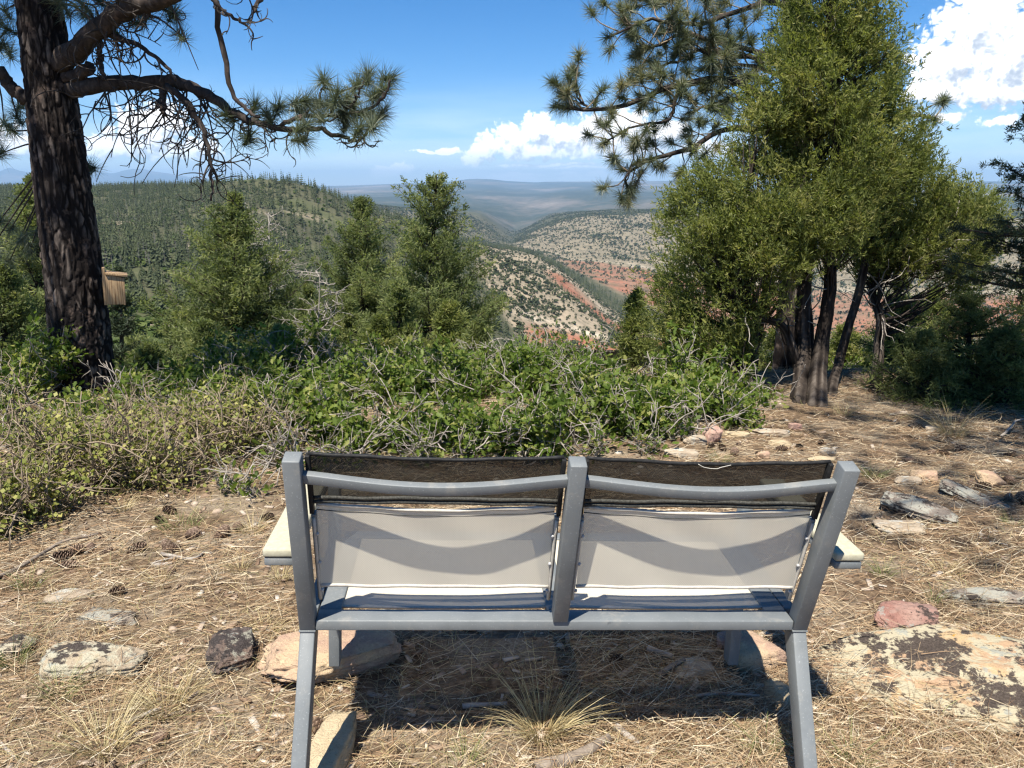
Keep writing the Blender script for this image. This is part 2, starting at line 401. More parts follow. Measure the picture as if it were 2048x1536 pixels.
M['pine_bark'] = bark_mat('pine_bark', (.016, .013, .012), (.058, .048, .042), (.17, .14, .12), 30, red=(.11, .082, .067))
M['juniper_bark'] = bark_mat('juniper_bark', (.020, .016, .014), (.052, .042, .035), (.13, .11, .094), 22)
M['twig_dark'] = plain_mat('dead_pine_twig', (.030, .025, .022), (.085, .072, .062), 30)
M['twig_pale'] = plain_mat('pale_twig', (.20, .175, .15), (.42, .38, .33), 30)
M['twig_brown'] = plain_mat('brown_twig', (.15, .112, .076), (.36, .295, .215), 30)
M['dead_wood'] = plain_mat('dead_wood', (.20, .175, .15), (.45, .41, .36), 20, stretch=(1, 1, .2))
M['cone'] = leaf_mat('cone_scale', [(0, (.04, .026, .019)), (.45, (.13, .085, .06)), (1, (.36, .27, .20))], 0, .7)

# ------------------------------------------------------------------ ground sheet (plateau the bench stands on)
def grid_mesh(xs, ys, zf):
    X, Y = np.meshgrid(xs, ys); Z = zf(X, Y); V = np.stack([X, Y, Z], -1).reshape(-1, 3); nx = len(xs)
    i = np.arange(len(ys) - 1)[:, None] * nx; j = np.arange(nx - 1)[None]
    F = np.stack([i + j, i + j + 1, i + nx + j + 1, i + nx + j], -1).reshape(-1, 4); return V, F
def ax(lo, a, b, hi, d, D):
    return np.unique(np.round(np.concatenate([np.linspace(lo, a, max(2, int((a - lo) / D) + 1)), np.arange(a, b, d), np.linspace(b, hi, max(2, int((hi - b) / D) + 1))]), 4))
gx = ax(-40, -4, 5, 40, .03, .6); gy = ax(-40, 1.2, 6.5, 15, .03, .4)
gm = MB(); gm.add(*grid_mesh(gx, gy, ground_z))
tag(gm.build('ground', M['ground'], smooth=True), 'dry ground covered in pine needles and forest litter', 'ground', kind='structure')

# ------------------------------------------------------------------ terrain: valley, hill, spurs, canyon, plain, mesas
FE = [
 [(-400, 820, 13), (2500, 820, 13)],
 [(-400, 830, 40), (600, 830, 40), (1200, 860, 42), (2500, 880, 45)],
 [(-400, 750, 110), (270, 750, 110), (600, 780, 120), (940, 800, 150), (1240, 840, 170), (2500, 860, 170)],
 [(-400, 655, 175), (300, 656, 178), (600, 700, 230), (940, 740, 300), (1240, 770, 400), (2500, 830, 380)],
 [(-400, 600, 270), (300, 600, 270), (600, 640, 330), (800, 680, 400), (940, 716, 460), (1060, 722, 540), (1180, 725, 620), (1240, 730, 650), (1350, 770, 640), (2500, 810, 600)],
 [(-400, 470, 620), (300, 470, 600), (500, 450, 600), (700, 520, 640), (840, 570, 640), (940, 610, 620), (1030, 632, 650), (1100, 648, 690), (1180, 668, 710), (1233, 682, 715), (1350, 755, 690), (2500, 800, 650)],
 [(-400, 384, 1500), (0, 381, 1450), (200, 379, 1350), (330, 377, 1150), (400, 371, 960), (460, 366, 880), (540, 364, 850), (600, 371, 850), (680, 397, 850), (760, 427, 860), (850, 458, 880), (930, 488, 900), (975, 505, 900), (1020, 522, 890), (1076, 553, 850), (1144, 594, 810), (1192, 638, 780), (1233, 673, 760), (1300, 715, 740), (1500, 760, 720), (2500, 790, 700)],
 [(-400, 392, 1800), (400, 390, 1500), (600, 396, 1300), (700, 425, 1150), (850, 482, 1080), (1020, 545, 1040), (1144, 612, 980), (1233, 684, 930), (1500, 745, 900), (2500, 775, 880)],
 [(-400, 390, 2300), (500, 388, 1900), (620, 396, 1700), (700, 424, 1450), (850, 474, 1350), (940, 494, 1330), (1035, 508, 1300), (1070, 514, 1270), (1120, 540, 1230), (1155, 570, 1200), (1185, 595, 1170), (1225, 630, 1140), (1300, 672, 1100), (1500, 725, 1060), (2500, 760, 1020)],
 [(-400, 391, 2900), (600, 402, 2300), (850, 480, 2050), (940, 500, 2050), (1010, 504, 2150), (1060, 520, 1950), (1150, 556, 1650), (1240, 606, 1480), (1320, 650, 1400), (1500, 705, 1330), (2500, 740, 1280)],
 [(-400, 389, 3400), (600, 400, 2700), (850, 462, 2400), (940, 486, 2450), (1018, 495, 2800), (1060, 497, 2500), (1125, 522, 2200), (1200, 532, 2050), (1290, 543, 1950), (1500, 575, 1850), (2500, 620, 1750)],
 [(-400, 387, 3900), (600, 395, 3200), (850, 428, 2900), (905, 432, 3000), (940, 440, 3200), (985, 465, 3300), (1022, 489, 3350), (1050, 474, 3250), (1080, 458, 3250), (1120, 440, 3250), (1200, 431, 3150), (1310, 429, 3000), (1500, 434, 2850), (2500, 450, 2700)],
 [(-400, 386, 4700), (600, 393, 4300), (800, 419, 4200), (900, 424, 4300), (960, 426, 4500), (1000, 452, 4700), (1030, 466, 4900), (1065, 452, 4700), (1100, 431, 4600), (1200, 424, 4400), (1310, 423, 4300), (1500, 425, 4100), (2500, 432, 4000)],
 [(-400, 385, 6500), (700, 408, 6200), (900, 415, 6200), (1010, 424, 6600), (1060, 432, 6700), (1110, 424, 6600), (1200, 416, 6300), (1500, 416, 6000), (2500, 420, 6000)],
 [(-400, 382, 10500), (700, 393, 10200), (860, 394, 10000), (1000, 397, 10000), (1060, 400, 9900), (1120, 393, 9800), (1300, 390, 9600), (2500, 392, 9000)],
 [(-400, 380, 17000), (560, 383, 16800), (640, 381, 16800), (760, 379, 16600), (880, 377, 16400), (905, 374, 16400), (990, 373, 16400), (1020, 378, 16200), (1100, 379, 16200), (1140, 375, 16000), (1330, 373, 15800), (1600, 374, 15600), (2500, 378, 15000)],
 [(-400, 377, 25000), (0, 374, 25000), (500, 373.5, 25000), (650, 372, 25000), (700, 371, 25000), (780, 368, 25000), (860, 365, 25000), (900, 363.5, 25000), (932, 358.5, 25000), (955, 357.5, 25000), (985, 358.5, 25000), (1012, 362, 25000), (1075, 365, 25000), (1090, 363.5, 25000), (1200, 363, 25000), (1380, 361, 25000), (1700, 361, 25000), (2100, 363, 25000), (2500, 365, 25000)],
 [(-400, 378, 31000), (2500, 372, 31000)],
 [(-400, 345, 40000), (-60, 350, 40000), (0, 343, 40000), (18, 336, 40000), (40, 342, 40000), (70, 349, 40000), (120, 352, 40000), (175, 353, 40000), (205, 346, 40000), (225, 349, 40000), (262, 340, 40000), (285, 338, 40000), (310, 344, 40000), (345, 349, 40000), (390, 357, 40000), (440, 363, 40000), (520, 370, 40000), (640, 373, 40000), (2500, 374, 40000)],
 [(-400, 372, 44000), (2500, 377, 44000)],
]
NA, NR = 900, 620
AZ = np.linspace(-.80, .80, NA)
knots_r = np.zeros((len(FE), NA)); knots_z = np.zeros((len(FE), NA))
for k, fl in enumerate(FE):
    aa = []; rr = []; tt = []
    for (u, v, r) in fl:
        a, e = azel(u, v); aa.append(a); rr.append(math.log(r)); tt.append(math.tan(e))
    knots_r[k] = np.interp(AZ, aa, rr); knots_z[k] = np.interp(AZ, aa, tt)
    ker = np.hanning(9 if k < 17 else 5); ker /= ker.sum()
    pad = len(ker) // 2
    for A_ in (knots_r, knots_z): A_[k] = np.convolve(np.pad(A_[k], pad, mode='edge'), ker, 'valid')
knots_z = CAM_H + np.exp(knots_r) * knots_z
for k in range(1, len(FE)): knots_r[k] = np.maximum(knots_r[k], knots_r[k - 1] + .02)
# shared radial parameter: index k in feature space, more rows where the picture shows more
rows = np.concatenate([np.linspace(k, k + 1, n, endpoint=False) for k, n in enumerate([8, 12, 22, 30, 60, 90, 26, 40, 30, 34, 60, 40, 34, 30, 30, 30, 10, 14, 6])] + [[len(FE) - 1]])
NR = len(rows); kk = np.clip(np.floor(rows).astype(int), 0, len(FE) - 2); ff = (rows - kk)[:, None]
LR = knots_r[kk] * (1 - ff) + knots_r[kk + 1] * ff
R_ = np.exp(LR); r0_, r1_ = np.exp(knots_r[kk]), np.exp(knots_r[kk + 1])
tz = (R_ - r0_) / (r1_ - r0_); TZ = knots_z[kk] * (1 - tz) + knots_z[kk + 1] * tz
TX = R_ * np.sin(AZ)[None]; TY = R_ * np.cos(AZ)[None]
KIDX = np.broadcast_to(rows[:, None], TX.shape); AZG = np.broadcast_to(AZ[None], TX.shape)
p2d = np.stack([TX, TY], -1)
amp = smooth(R_, 15, 200) * 2.2 + smooth(R_, 300, 900) * 3.0
TZ = TZ + amp * fbm(p2d / 55, 4, 21) * (1 - smooth(R_, 1200, 2500) * .7)
gul = 1 - np.abs(fbm(p2d / np.array([230, 330]), 4, 31)) * 2
TZ = TZ + smooth(R_, 900, 2000) * (1 - smooth(R_, 9000, 20000)) * 12 * gul * (1 - np.exp(-((KIDX - 11) / .25) ** 2) * .6)
TZ = TZ + smooth(R_, 4000, 7000) * (1 - smooth(R_, 20000, 24000)) * 22 * fbm(p2d / 1500, 4, 41)
TZ = TZ + smooth(R_, 30000, 38000) * (1 - smooth(R_, 41000, 44000)) * 150 * np.abs(fbm(p2d / 2200, 4, 43)) * smooth(-AZG, .15, .5)
# cover masks in feature space
uu = lambda u: azel(u, 450)[0]
fn = fbm(p2d / 90, 4, 51); fn2 = fbm(p2d / np.array([35, 35]), 3, 53); fbig = fbm(p2d / 700, 4, 55)
az940, az1240 = uu(930), uu(1240)
right = smooth(AZG, uu(850), uu(960))
face_a = right * smooth(KIDX, 4.15, 4.5) * (1 - smooth(KIDX, 6.05, 6.25)) * (1 - smooth(AZG, uu(1235), uu(1280)))
kb_ = np.interp(AZG, [uu(930), uu(1000), uu(1065)], [5.75, 5.05, 4.3]); face_a = face_a * smooth(KIDX, kb_ - .12, kb_ + .12)
edge_a = smooth(AZG, uu(925) , uu(985)) 
face_b = smooth(AZG, uu(900), uu(1000)) * smooth(KIDX, 7.1, 7.5) * (1 - smooth(KIDX, 8.03, 8.3))
slope_c = smooth(AZG, uu(1000), uu(1045)) * smooth(KIDX, 9.2, 9.8) * (1 - smooth(KIDX, 11.0, 11.2))
wall_l = (1 - smooth(AZG, uu(960), uu(1030))) * smooth(KIDX, 8.6, 9.6) * (1 - smooth(KIDX, 11.2, 11.6))
bare = np.clip(face_a * edge_a * .95 + face_b * .8 + slope_c * .62 + wall_l * .25, 0, 1)
hill = (1 - right) * smooth(KIDX, 2.6, 3.0) * (1 - smooth(KIDX, 6.1, 6.6))
bare = np.maximum(bare, hill * smooth(fn + .6 * fn2, .42, .8) * .85 * smooth(KIDX, 4.2, 4.8) * (1 - smooth(KIDX, 5.4, 5.7)))
bare = np.maximum(bare, (1 - smooth(AZG, uu(420), uu(600))) * np.exp(-((KIDX - 3.08) / .07) ** 2) * smooth(fn2 + fn, -.5, .3))
bare = np.maximum(bare, smooth(AZG, uu(1280), uu(1400)) * smooth(KIDX, 2.0, 3.5) * (1 - smooth(KIDX, 9, 9.5)) * .45)
red = np.clip(face_a * edge_a * np.exp(-((KIDX - 4.55 - .08 * fn) / .26) ** 2) * smooth(AZG, uu(1020), uu(1080)) * 1.2
              + face_b * np.exp(-((KIDX - 7.55 - .05 * fn) / .22) ** 2) * smooth(AZG, uu(1080), uu(1120))
              + smooth(AZG, uu(1105), uu(1150)) * smooth(KIDX, 9.1, 9.3) * (1 - smooth(KIDX, 9.93, 9.99)) * (.75 + .5 * fn2), 0, 1)
bare = np.maximum(bare, red * .9)
cliff = np.clip(face_a * edge_a * np.exp(-((KIDX - 5.02 - .08 * fn) / .12) ** 2) * smooth(AZG, uu(1010), uu(1070)) + face_b * np.exp(-((KIDX - 7.85) / .06) ** 2) * smooth(AZG, uu(1080), uu(1110))
                + smooth(AZG, uu(1090), uu(1130)) * np.exp(-((KIDX - 10.0 - .02 * fn) / .035) ** 2), 0, 1) * smooth(fn2, -.5, .2)
oakb = (1 - smooth(AZG, uu(600), uu(900))) * smooth(KIDX, 1.6, 2.0) * (1 - smooth(KIDX, 2.9, 3.05))
oakb = np.maximum(oakb, hill * smooth(fn - .5 * fn2, .1, .5) * .35)
far = smooth(R_, 3800, 5200)
tm = MB(); i = np.arange(NR - 1)[:, None] * NA; j = np.arange(NA - 1)[None]
TF_ = np.stack([i + j, i + j + 1, i + NA + j + 1, i + NA + j], -1).reshape(-1, 4)
TZ0 = TZ.copy()
tm.add(np.stack([TX, TY, TZ], -1), TF_, fn.ravel() * .5 + .5)
def terrain_mat():
    m, t = new_mat('valley_terrain'); o = t.obj(); b = t.attr('bare'); rd = t.attr('red'); cf = t.attr('cliff'); ok = t.attr('oak'); fa = t.attr('far'); r = t.attr('rnd')
    n = t.noise(o, .05, 6, .65); n2 = t.noise(o, .012, 5, .6)
    soil = t.ramp(n, [(.3, (.17, .15, .105)), (.45, (.25, .21, .15)), (.62, (.34, .275, .195)), (.8, (.42, .355, .265))])
    redc = t.ramp(n, [(.3, (.22, .088, .056)), (.5, (.32, .130, .078)), (.65, (.36, .165, .105)), (.8, (.40, .25, .175))])
    clf = t.ramp(n, [(.3, (.40, .33, .24)), (.7, (.55, .48, .37))])
    soil = t.mix(t.math('MULTIPLY', rd, t.sstep(t.math('ADD', t.noise(o, .035, 6, .7), t.math('MULTIPLY', rd, .25)), .34, .56)), soil, redc); soil = t.mix(cf, soil, clf)
    veg = t.ramp(t.math('ADD', t.math('MULTIPLY', n, .7), t.math('MULTIPLY', n2, .3)), [(.3, (.048, .052, .030)), (.55, (.085, .085, .050)), (.8, (.15, .135, .09))])
    veg = t.mix(ok, veg, t.ramp(n, [(.3, (.055, .075, .028)), (.7, (.10, .12, .045))]))
    b = t.math('MULTIPLY', b, t.math('SUBTRACT', 1.0, t.math('MULTIPLY', t.sstep(t.noise(o, .11, 4, .7), .50, .62), .55))); near = t.mix(b, veg, soil)
    st = t.vmath('MULTIPLY', o, (1, 1.0, 0)); f1 = t.noise(t.vmath('MULTIPLY', st, (.00045, .00018, 0)), 1.0, 7, .62); f2 = t.noise(st, .006, 5, .7)
    fc = t.ramp(t.math('ADD', t.math('MULTIPLY', f1, .8), t.math('MULTIPLY', f2, .25)), [(.38, (.028, .042, .034)), (.52, (.05, .064, .05)), (.60, (.14, .125, .105)), (.70, (.27, .24, .20))])
    c = t.mix(fa, near, fc)
    finish(t, principled(t, c, .95, None, .05)); return m
M['terrain'] = terrain_mat()
terr = tm.build('valley_terrain', M['terrain'], smooth=True, extra=dict(bare=bare.ravel(), red=red.ravel(), cliff=cliff.ravel(), oak=oakb.ravel(), far=far.ravel()))
tag(terr, 'wooded valley, canyon slopes, far plain and mesas below the rim', 'terrain', kind='structure')

# ------------------------------------------------------------------ trees on the slopes
def vis_mask(extra):
    el = (TZ - CAM_H) / R_; run = np.maximum.accumulate(el, axis=0)
    prev = np.vstack([np.full((1, NA), -9.0), run[:-1]])
    return (TZ + extra - CAM_H) / R_ > prev - 0.0006
VIS = vis_mask(9.0)
cell_area = np.zeros_like(R_); cell_area[:-1] = (R_[1:] - R_[:-1]) * R_[:-1] * (AZ[1] - AZ[0])
INV = (np.abs(AZG) < .66)
def scatter(density, n_max, seed):
    r = np.random.default_rng(seed); wgt = (density * cell_area * VIS * INV); wgt[:, -1] = 0; wgt[-1] = 0
    tot = wgt.sum(); n = int(min(n_max, tot)); cs = np.cumsum(wgt.ravel()); ids = np.searchsorted(cs, r.uniform(0, cs[-1], n))
    a, b = ids // NA, ids % NA; fa, fb = r.uniform(0, 1, n), r.uniform(0, 1, n)
    def q(A): return A[a, b] * (1 - fa) * (1 - fb) + A[a + 1, b] * fa * (1 - fb) + A[a, b + 1] * (1 - fa) * fb + A[a + 1, b + 1] * fa * fb
    return np.stack([q(TX), q(TY), q(TZ)], -1), R_[a, b], r
def slope_conifer(seed, layers=8, per=9, width=.17, dense=1.0):
    r = np.random.default_rng(seed); V = []; Fc = []; n = 0; A = []
    for L in range(layers):
        t = L / (layers - 1); z = .10 + .82 * t; rad = width * (1 - t) ** .8 * r.uniform(.8, 1.2) + .015
        for k in range(per):
            th = 2 * np.pi * (k + r.uniform(-.4, .4)) / per + L; rr = rad * r.uniform(.6, 1.25); wd = .55 * rr + .01
            c, s = math.cos(th), math.sin(th); dz = r.uniform(-.05, .01); lift = r.uniform(.07, .12)
            V += [[0, 0, z + lift], [c * rr - s * wd * .5, s * rr + c * wd * .5, z + dz], [c * rr * 1.15, s * rr * 1.15, z + dz * .6 - .02], [c * rr + s * wd * .5, s * rr - c * wd * .5, z + dz]]
            Fc.append([n, n + 1, n + 2, n + 3]); n += 4; A += [r.uniform(.2, .8)] * 4
    V += [[-.012, -.012, -.06], [.012, -.012, -.06], [0, .015, -.06], [0, 0, .99]]
    T3 = [[n, n + 1, n + 3], [n + 1, n + 2, n + 3], [n + 2, n, n + 3]]; A += [.1] * 4
    return np.array(V), [np.array(Fc), np.array(T3)], np.array(A)
def slope_bush(seed, n=26):
    r = np.random.default_rng(seed); c = norm(r.normal(size=(n, 3))) * .36 * np.array([1, 1, .75]) + [0, 0, .42]; V = []; Fq = []; A = []
    for k in range(n):
        nr = norm((c[k] - [0, 0, .35])[None] + r.normal(size=(1, 3)) * .15)[0]; d, a, b = perp_frame(nr[None]); s = r.uniform(.12, .22)
        V += [c[k] + (a[0] * x + b[0] * y) * s + nr * z_ * s for x, y, z_ in ((-1, -.7, -.2), (.9, -1, 0), (1, .8, -.15), (-.7, 1, .1))]
        Fq.append([4 * k, 4 * k + 1, 4 * k + 2, 4 * k + 3]); A += [r.uniform(.2, .8)] * 4
    return np.array(V), [np.array(Fq)], np.array(A)
M['slope_tree'] = leaf_mat('slope_conifer', [(0, (.030, .040, .024)), (.5, (.060, .074, .040)), (1, (.105, .12, .06))], .1, .8, spec=.05)
M['slope_oak'] = leaf_mat('slope_oak', [(0, (.035, .055, .018)), (.5, (.062, .090, .028)), (1, (.11, .135, .045))], .1, .8, spec=.05)
M['snag'] = plain_mat('grey_snag', (.18, .16, .14), (.34, .31, .28), 2)
def mass(name, label, cat, mat, pts, hs, protos, r, squash=1.0):
    mb = MB(); which = r.integers(0, len(protos), len(pts))
    for k, (V, Fs, A) in enumerate(protos):
        m = which == k; N = int(m.sum())
        if not N: continue
        th = r.uniform(0, 2 * np.pi, N); c, s = np.cos(th), np.sin(th); h = hs[m]; wq = h * r.uniform(.8, 1.25, N) * squash
        X = (V[None, :, 0] * c[:, None] - V[None, :, 1] * s[:, None]) * wq[:, None]; Y = (V[None, :, 0] * s[:, None] + V[None, :, 1] * c[:, None]) * wq[:, None]
        VV = np.stack([X, Y, V[None, :, 2] * h[:, None]], -1) + pts[m][:, None]
        A2 = np.clip(A[None] * .5 + r.uniform(0, .55, N)[:, None], 0, 1)
        FF = [(np.arange(N)[:, None, None] * len(V) + f[None]).reshape(-1, f.shape[1]) for f in Fs]
        mb.add(VV.reshape(-1, 3), FF, A2.ravel())
    return tag(mb.build(name, mat), label, cat, kind='stuff')
# left hill conifers
veg = (1 - bare)
left = 1 - smooth(AZG, uu(900), uu(1000))
stripe = fbm(np.stack([TX / 60 + TY / 160, TY / 420 - TX / 300], -1), 3, 61)
dens_hill = (smooth(KIDX, 3.1, 3.5) * (1 - smooth(KIDX, 8.3, 9.2)) * (left * .050 + (1 - left) * .034 * (1 - face_a) * (1 - face_b))) * (1 - .75 * bare) * (1 - .6 * oakb) * (1 - smooth(R_, 1300, 2600))
pts, rr_, r = scatter(dens_hill, 17000, 101)
protos = [slope_conifer(s, 6, 6, .16 + .03 * (s % 3)) for s in range(6)]
hs = r.uniform(5.5, 12.5, len(pts)) * np.where(rr_ < 350, .75, 1)
order = np.argsort(rr_ / hs)
near_i = order[:280]; rest = order[280:]
mass('hillside_forest', 'dark conifer forest covering the hill across the valley', 'forest', M['slope_tree'], pts[rest], hs[rest], protos, r)
big = []
for s in range(6):
    V, Fs, A = slope_conifer(40 + s, 13, 10, .17 + .025 * (s % 3)); mb = MB(); mb.add(V, Fs, A)
    me = mb.build('conifer', M['slope_tree']); big.append(me.data); bpy.data.objects.remove(me)
for q, ii in enumerate(near_i):
    o = link('hillside_conifer', big[q % 6], None, tuple(pts[ii] - [0, 0, .3])); h = hs[ii]
    o.scale = (h * r.uniform(.85, 1.2), h * r.uniform(.85, 1.2), h); o.rotation_euler[2] = r.uniform(0, 6.28)
    az_t = math.atan2(pts[ii][0], pts[ii][1]); rt = math.hypot(pts[ii][0], pts[ii][1])
    side = 'left of the big pine trunk' if az_t < uu(120) else 'between the pine trunk and the wide fir' if az_t < uu(400) else 'behind the wide fir and grey dead tree' if az_t < uu(640) else 'behind the two middle firs' if az_t < uu(930) else 'below the tan spur' if az_t < uu(1250) else 'seen past the juniper'
    dep = 'small conifer low on the valley floor ' if rt < 240 else 'conifer on the lower wooded hillside ' if rt < 340 else 'tall conifer halfway up the wooded hillside '
    tag(o, dep + side, 'tree', 'conifers on the near valley slopes')
# oak brush on the bowl and hill
pts, rr_, r = scatter(oakb * .035 * (R_ < 700) + (hill * .006), 7000, 102)
mass('hillside_brush', 'green scrub oak brush filling the valley bowl', 'brush', M['slope_oak'], pts, r.uniform(1.6, 3.6, len(pts)), [slope_bush(s) for s in range(4)], r, 1.2)
# grey snags on the hill
pts, rr_, r = scatter(hill * smooth(fn, -.2, .3) * smooth(KIDX, 4.0, 4.4) * (1 - smooth(KIDX, 5.3, 5.7)) * .006, 700, 103)
sn = MB(); hh = r.uniform(5, 10, len(pts)); sn.add(*segs(pts, pts + np.stack([r.normal(0, .2, len(pts)), r.normal(0, .2, len(pts)), hh], -1), .13, .03, 4))
q0 = np.repeat(pts, 8, 0); hq = np.repeat(hh, 8) * r.uniform(.3, .95, len(q0)); q0 = q0 + np.stack([0 * hq, 0 * hq, hq], -1); dq = rand_dirs(len(q0)) * [1, 1, .3]
sn.add(*segs(q0, q0 + dq * (1.3 * r.uniform(.5, 1, len(q0)))[:, None], .05, .02, 3))
tag(sn.build('dead_tree_stand', M['snag']), 'stand of bare grey dead trunks on the wooded hillside', 'dead trees', kind='stuff')
# junipers dotting the tan spurs and canyon slopes
dens = face_a * edge_a * .020 * (1 - .5 * cliff) * (1 - .3 * red) + face_b * .012 * (1 - .5 * red) + smooth(AZG, uu(1280), uu(1400)) * smooth(KIDX, 2.0, 3.5) * (1 - smooth(KIDX, 9, 9.5)) * .010
pts, rr_, r = scatter(dens * 2.4 * np.clip(.9 + 2.0 * fn2 + 1.0 * fn, .2, 3), 20000, 104)
bl = [slope_bush(s, 18) for s in range(10, 14)]
mass('spur_junipers', 'round dark junipers dotted over the tan spurs', 'junipers', M['slope_tree'], pts, np.clip(r.gamma(6, .43, len(pts)), 1.1, 5.5), bl, r)
dens = (slope_c * (.0062 + .016 * smooth(stripe, .0, .35)) + wall_l * .010) * (1 - .5 * red) * (1 - cliff) + smooth(AZG, uu(1000), uu(1045)) * smooth(KIDX, 11.0, 11.15) * (1 - smooth(KIDX, 11.8, 12)) * .008 + smooth(AZG, uu(1105), uu(1150)) * smooth(KIDX, 9.0, 9.2) * (1 - smooth(KIDX, 9.95, 10)) * .0028
pts, rr_, r = scatter(dens * 1.35, 36000, 105)
mass('canyon_junipers', 'tiny dark trees speckling the far canyon slope', 'trees', M['slope_tree'], pts, np.clip(r.gamma(5, 1.0, len(pts)), 2.2, 9), [slope_bush(s, 9) for s in range(20, 24)], r, 1.1)

# ------------------------------------------------------------------ bench
def bevel_obj(o, wd=.002, seg=2):
    m = o.modifiers.new('edge', 'BEVEL'); m.width = wd; m.segments = seg; m.limit_method = 'ANGLE'; return o
def metal():
    m, t = new_mat('blue_grey_paint'); o = t.obj(); n = t.noise(o, 8, 5, .6); sp = t.noise(o, 240, 3, .7); sp2 = t.noise(o, 60, 6, .75)
    c = t.ramp(n, [(.25, (.125, .138, .143)), (.5, (.155, .170, .176)), (.75, (.185, .20, .205))])
    c = t.mix(t.math('MULTIPLY', t.sstep(sp, .60, .72), .6), c, (.36, .38, .38))
    c = t.mix(t.math('MULTIPLY', t.sstep(sp2, .60, .74), .5), c, (.26, .28, .275))
    dust = t.noise(t.vmath('ADD', o, (4, 2, 7)), 14, 7, .72); c = t.mix(t.math('MULTIPLY', t.sstep(dust, .52, .72), .5), c, (.30, .285, .25)); scr = t.noise(t.vmath('MULTIPLY', o, (14, 260, 14)), 1, 4, .7); c = t.mix(t.math('MULTIPLY', t.sstep(scr, .68, .74), .5), c, (.05, .055, .06))
    ru = t.ramp(sp2, [(.3, (.42, .42, .42)), (.7, (.62, .62, .62))])
    finish(t, principled(t, c, ru, t.bump(sp, .12, .0008), .45)); return m
M['metal'] = metal()
def sling_mat(name, col, tr, transp, weave=620.0):
    m, t = new_mat(name); tcn = t.node('ShaderNodeTexCoord'); o = tcn.outputs['Object']; s = t.node('ShaderNodeSeparateXYZ', i_0=o)
    wx = t.math('SINE', t.math('MULTIPLY', s.outputs[0], weave * 2)); wz = t.math('SINE', t.math('MULTIPLY', t.math('ADD', s.outputs[2], s.outputs[1]), weave * 2))
    wv = t.math('MULTIPLY', wx, wz); st = t.noise(t.vmath('MULTIPLY', o, (1, 1, 1)), 9, 4, .6); st2 = t.noise(t.vmath('MULTIPLY', o, (200, 14, 14)), 1, 3, .6)
    f = t.math('ADD', t.math('MULTIPLY', wv, .16), t.math('ADD', t.math('MULTIPLY', t.math('SUBTRACT', st, .5), .25), t.math('MULTIPLY', t.math('SUBTRACT', st2, .5), .16)))
    c = t.mix(t.math('ADD', .5, f, clamp=True), tuple(x * .78 for x in col), tuple(min(1, x * 1.22) for x in col))
    p = principled(t, c, .75, t.bump(wv, .25, .0006), .2)
    tl = t.n.new('ShaderNodeBsdfTranslucent'); t.put(tl.inputs['Color'], c)
    m1 = t.n.new('ShaderNodeMixShader'); m1.inputs[0].default_value = tr; t.l.new(p, m1.inputs[1]); t.l.new(tl.outputs[0], m1.inputs[2])
    tp = t.n.new('ShaderNodeBsdfTransparent'); m2 = t.n.new('ShaderNodeMixShader'); m2.inputs[0].default_value = transp
    t.l.new(m1.outputs[0], m2.inputs[1]); t.l.new(tp.outputs[0], m2.inputs[2]); finish(t, m2.outputs[0]); return m
M['sling'] = sling_mat('light_mesh_sling', (.62, .58, .485), .28, .09)
M['seat_sling'] = sling_mat('cream_mesh_sling', (.66, .61, .50), .15, .05)
M['dark_sling'] = sling_mat('dark_mesh_sling', (.022, .021, .018), .1, .085)
M['hem'] = plain_mat('light_hem', (.40, .38, .33), (.56, .53, .47), 120, bump=.5, bd=.001)
M['dark_hem'] = plain_mat('dark_hem', (.018, .018, .016), (.10, .10, .09), 260, bump=.6, bd=.001)
M['arm'] = plain_mat('cream_slat', (.36, .34, .25), (.47, .45, .34), 90, bump=.2, bd=.0006)
M['black'] = plain_mat('black_plastic', (.012, .012, .012), (.03, .03, .03), 60, rough=.5)
M['bolt'] = plain_mat('steel_bolt', (.35, .35, .35), (.5, .5, .5), 60, rough=.35, spec=.6)
BENCH = thing('bench', 'grey metal two-seat bench with cream and black mesh slings facing the valley', 'bench')
YAW, ROLL, REC, BW = 0.0656, 0.0414, 0.2555, 1.1434
BENCH.matrix_world = Matrix.Translation((.1095, 1.5721, .4067)) @ Matrix.Rotation(YAW, 4, 'Z') @ Matrix.Rotation(ROLL, 4, 'Y')
AA = np.array([0, -math.sin(REC), math.cos(REC)]); NN = np.array([0, math.cos(REC), math.sin(REC)]); XX = np.array([1.0, 0, 0])
def bar(p0, p1, wx, nn, tn):
    """box from p0 to p1, half width wx along X, from 0 to tn along nn"""
    p0, p1 = np.array(p0, float), np.array(p1, float); nn = np.array(nn, float); X = XX * wx
    V = [p0 - X, p0 + X, p0 + X + nn * tn, p0 - X + nn * tn, p1 - X, p1 + X, p1 + X + nn * tn, p1 - X + nn * tn]
    F = np.array([[0, 3, 2, 1], [4, 5, 6, 7], [0, 1, 5, 4], [1, 2, 6, 5], [2, 3, 7, 6], [3, 0, 4, 7]]); return np.array(V), F
def bpart(name, VF, mat=None, parent=None, bev=.0025):
    mb = MB(); mb.add(*VF); o = mb.build(name, mat or M['metal'], parent or BENCH)
    if bev: bevel_obj(o, bev)
    return o
hw = BW / 2
for x in (-hw, 0, hw):
    z0 = 0.0 if x else .026
    bpart('post', bar(XX * x + AA * z0, XX * x + AA * .46, .0175, NN, .038))
for x in (-hw, hw):
    bpart('rear_leg', bar([x, .002, -.003], [x, -.232, -.43], .0165, [0, math.cos(.497), -math.sin(.497)], .05))
    bpart('front_leg', bar([x, .435, .185], [x, .395, -.335], .0150, [0, -1, 0], .045))
for x in (-hw, hw): bpart('weld', box_np([x - .0187, -.0016, -.0045], [x + .0187, .045, .0005]), bev=.0015)
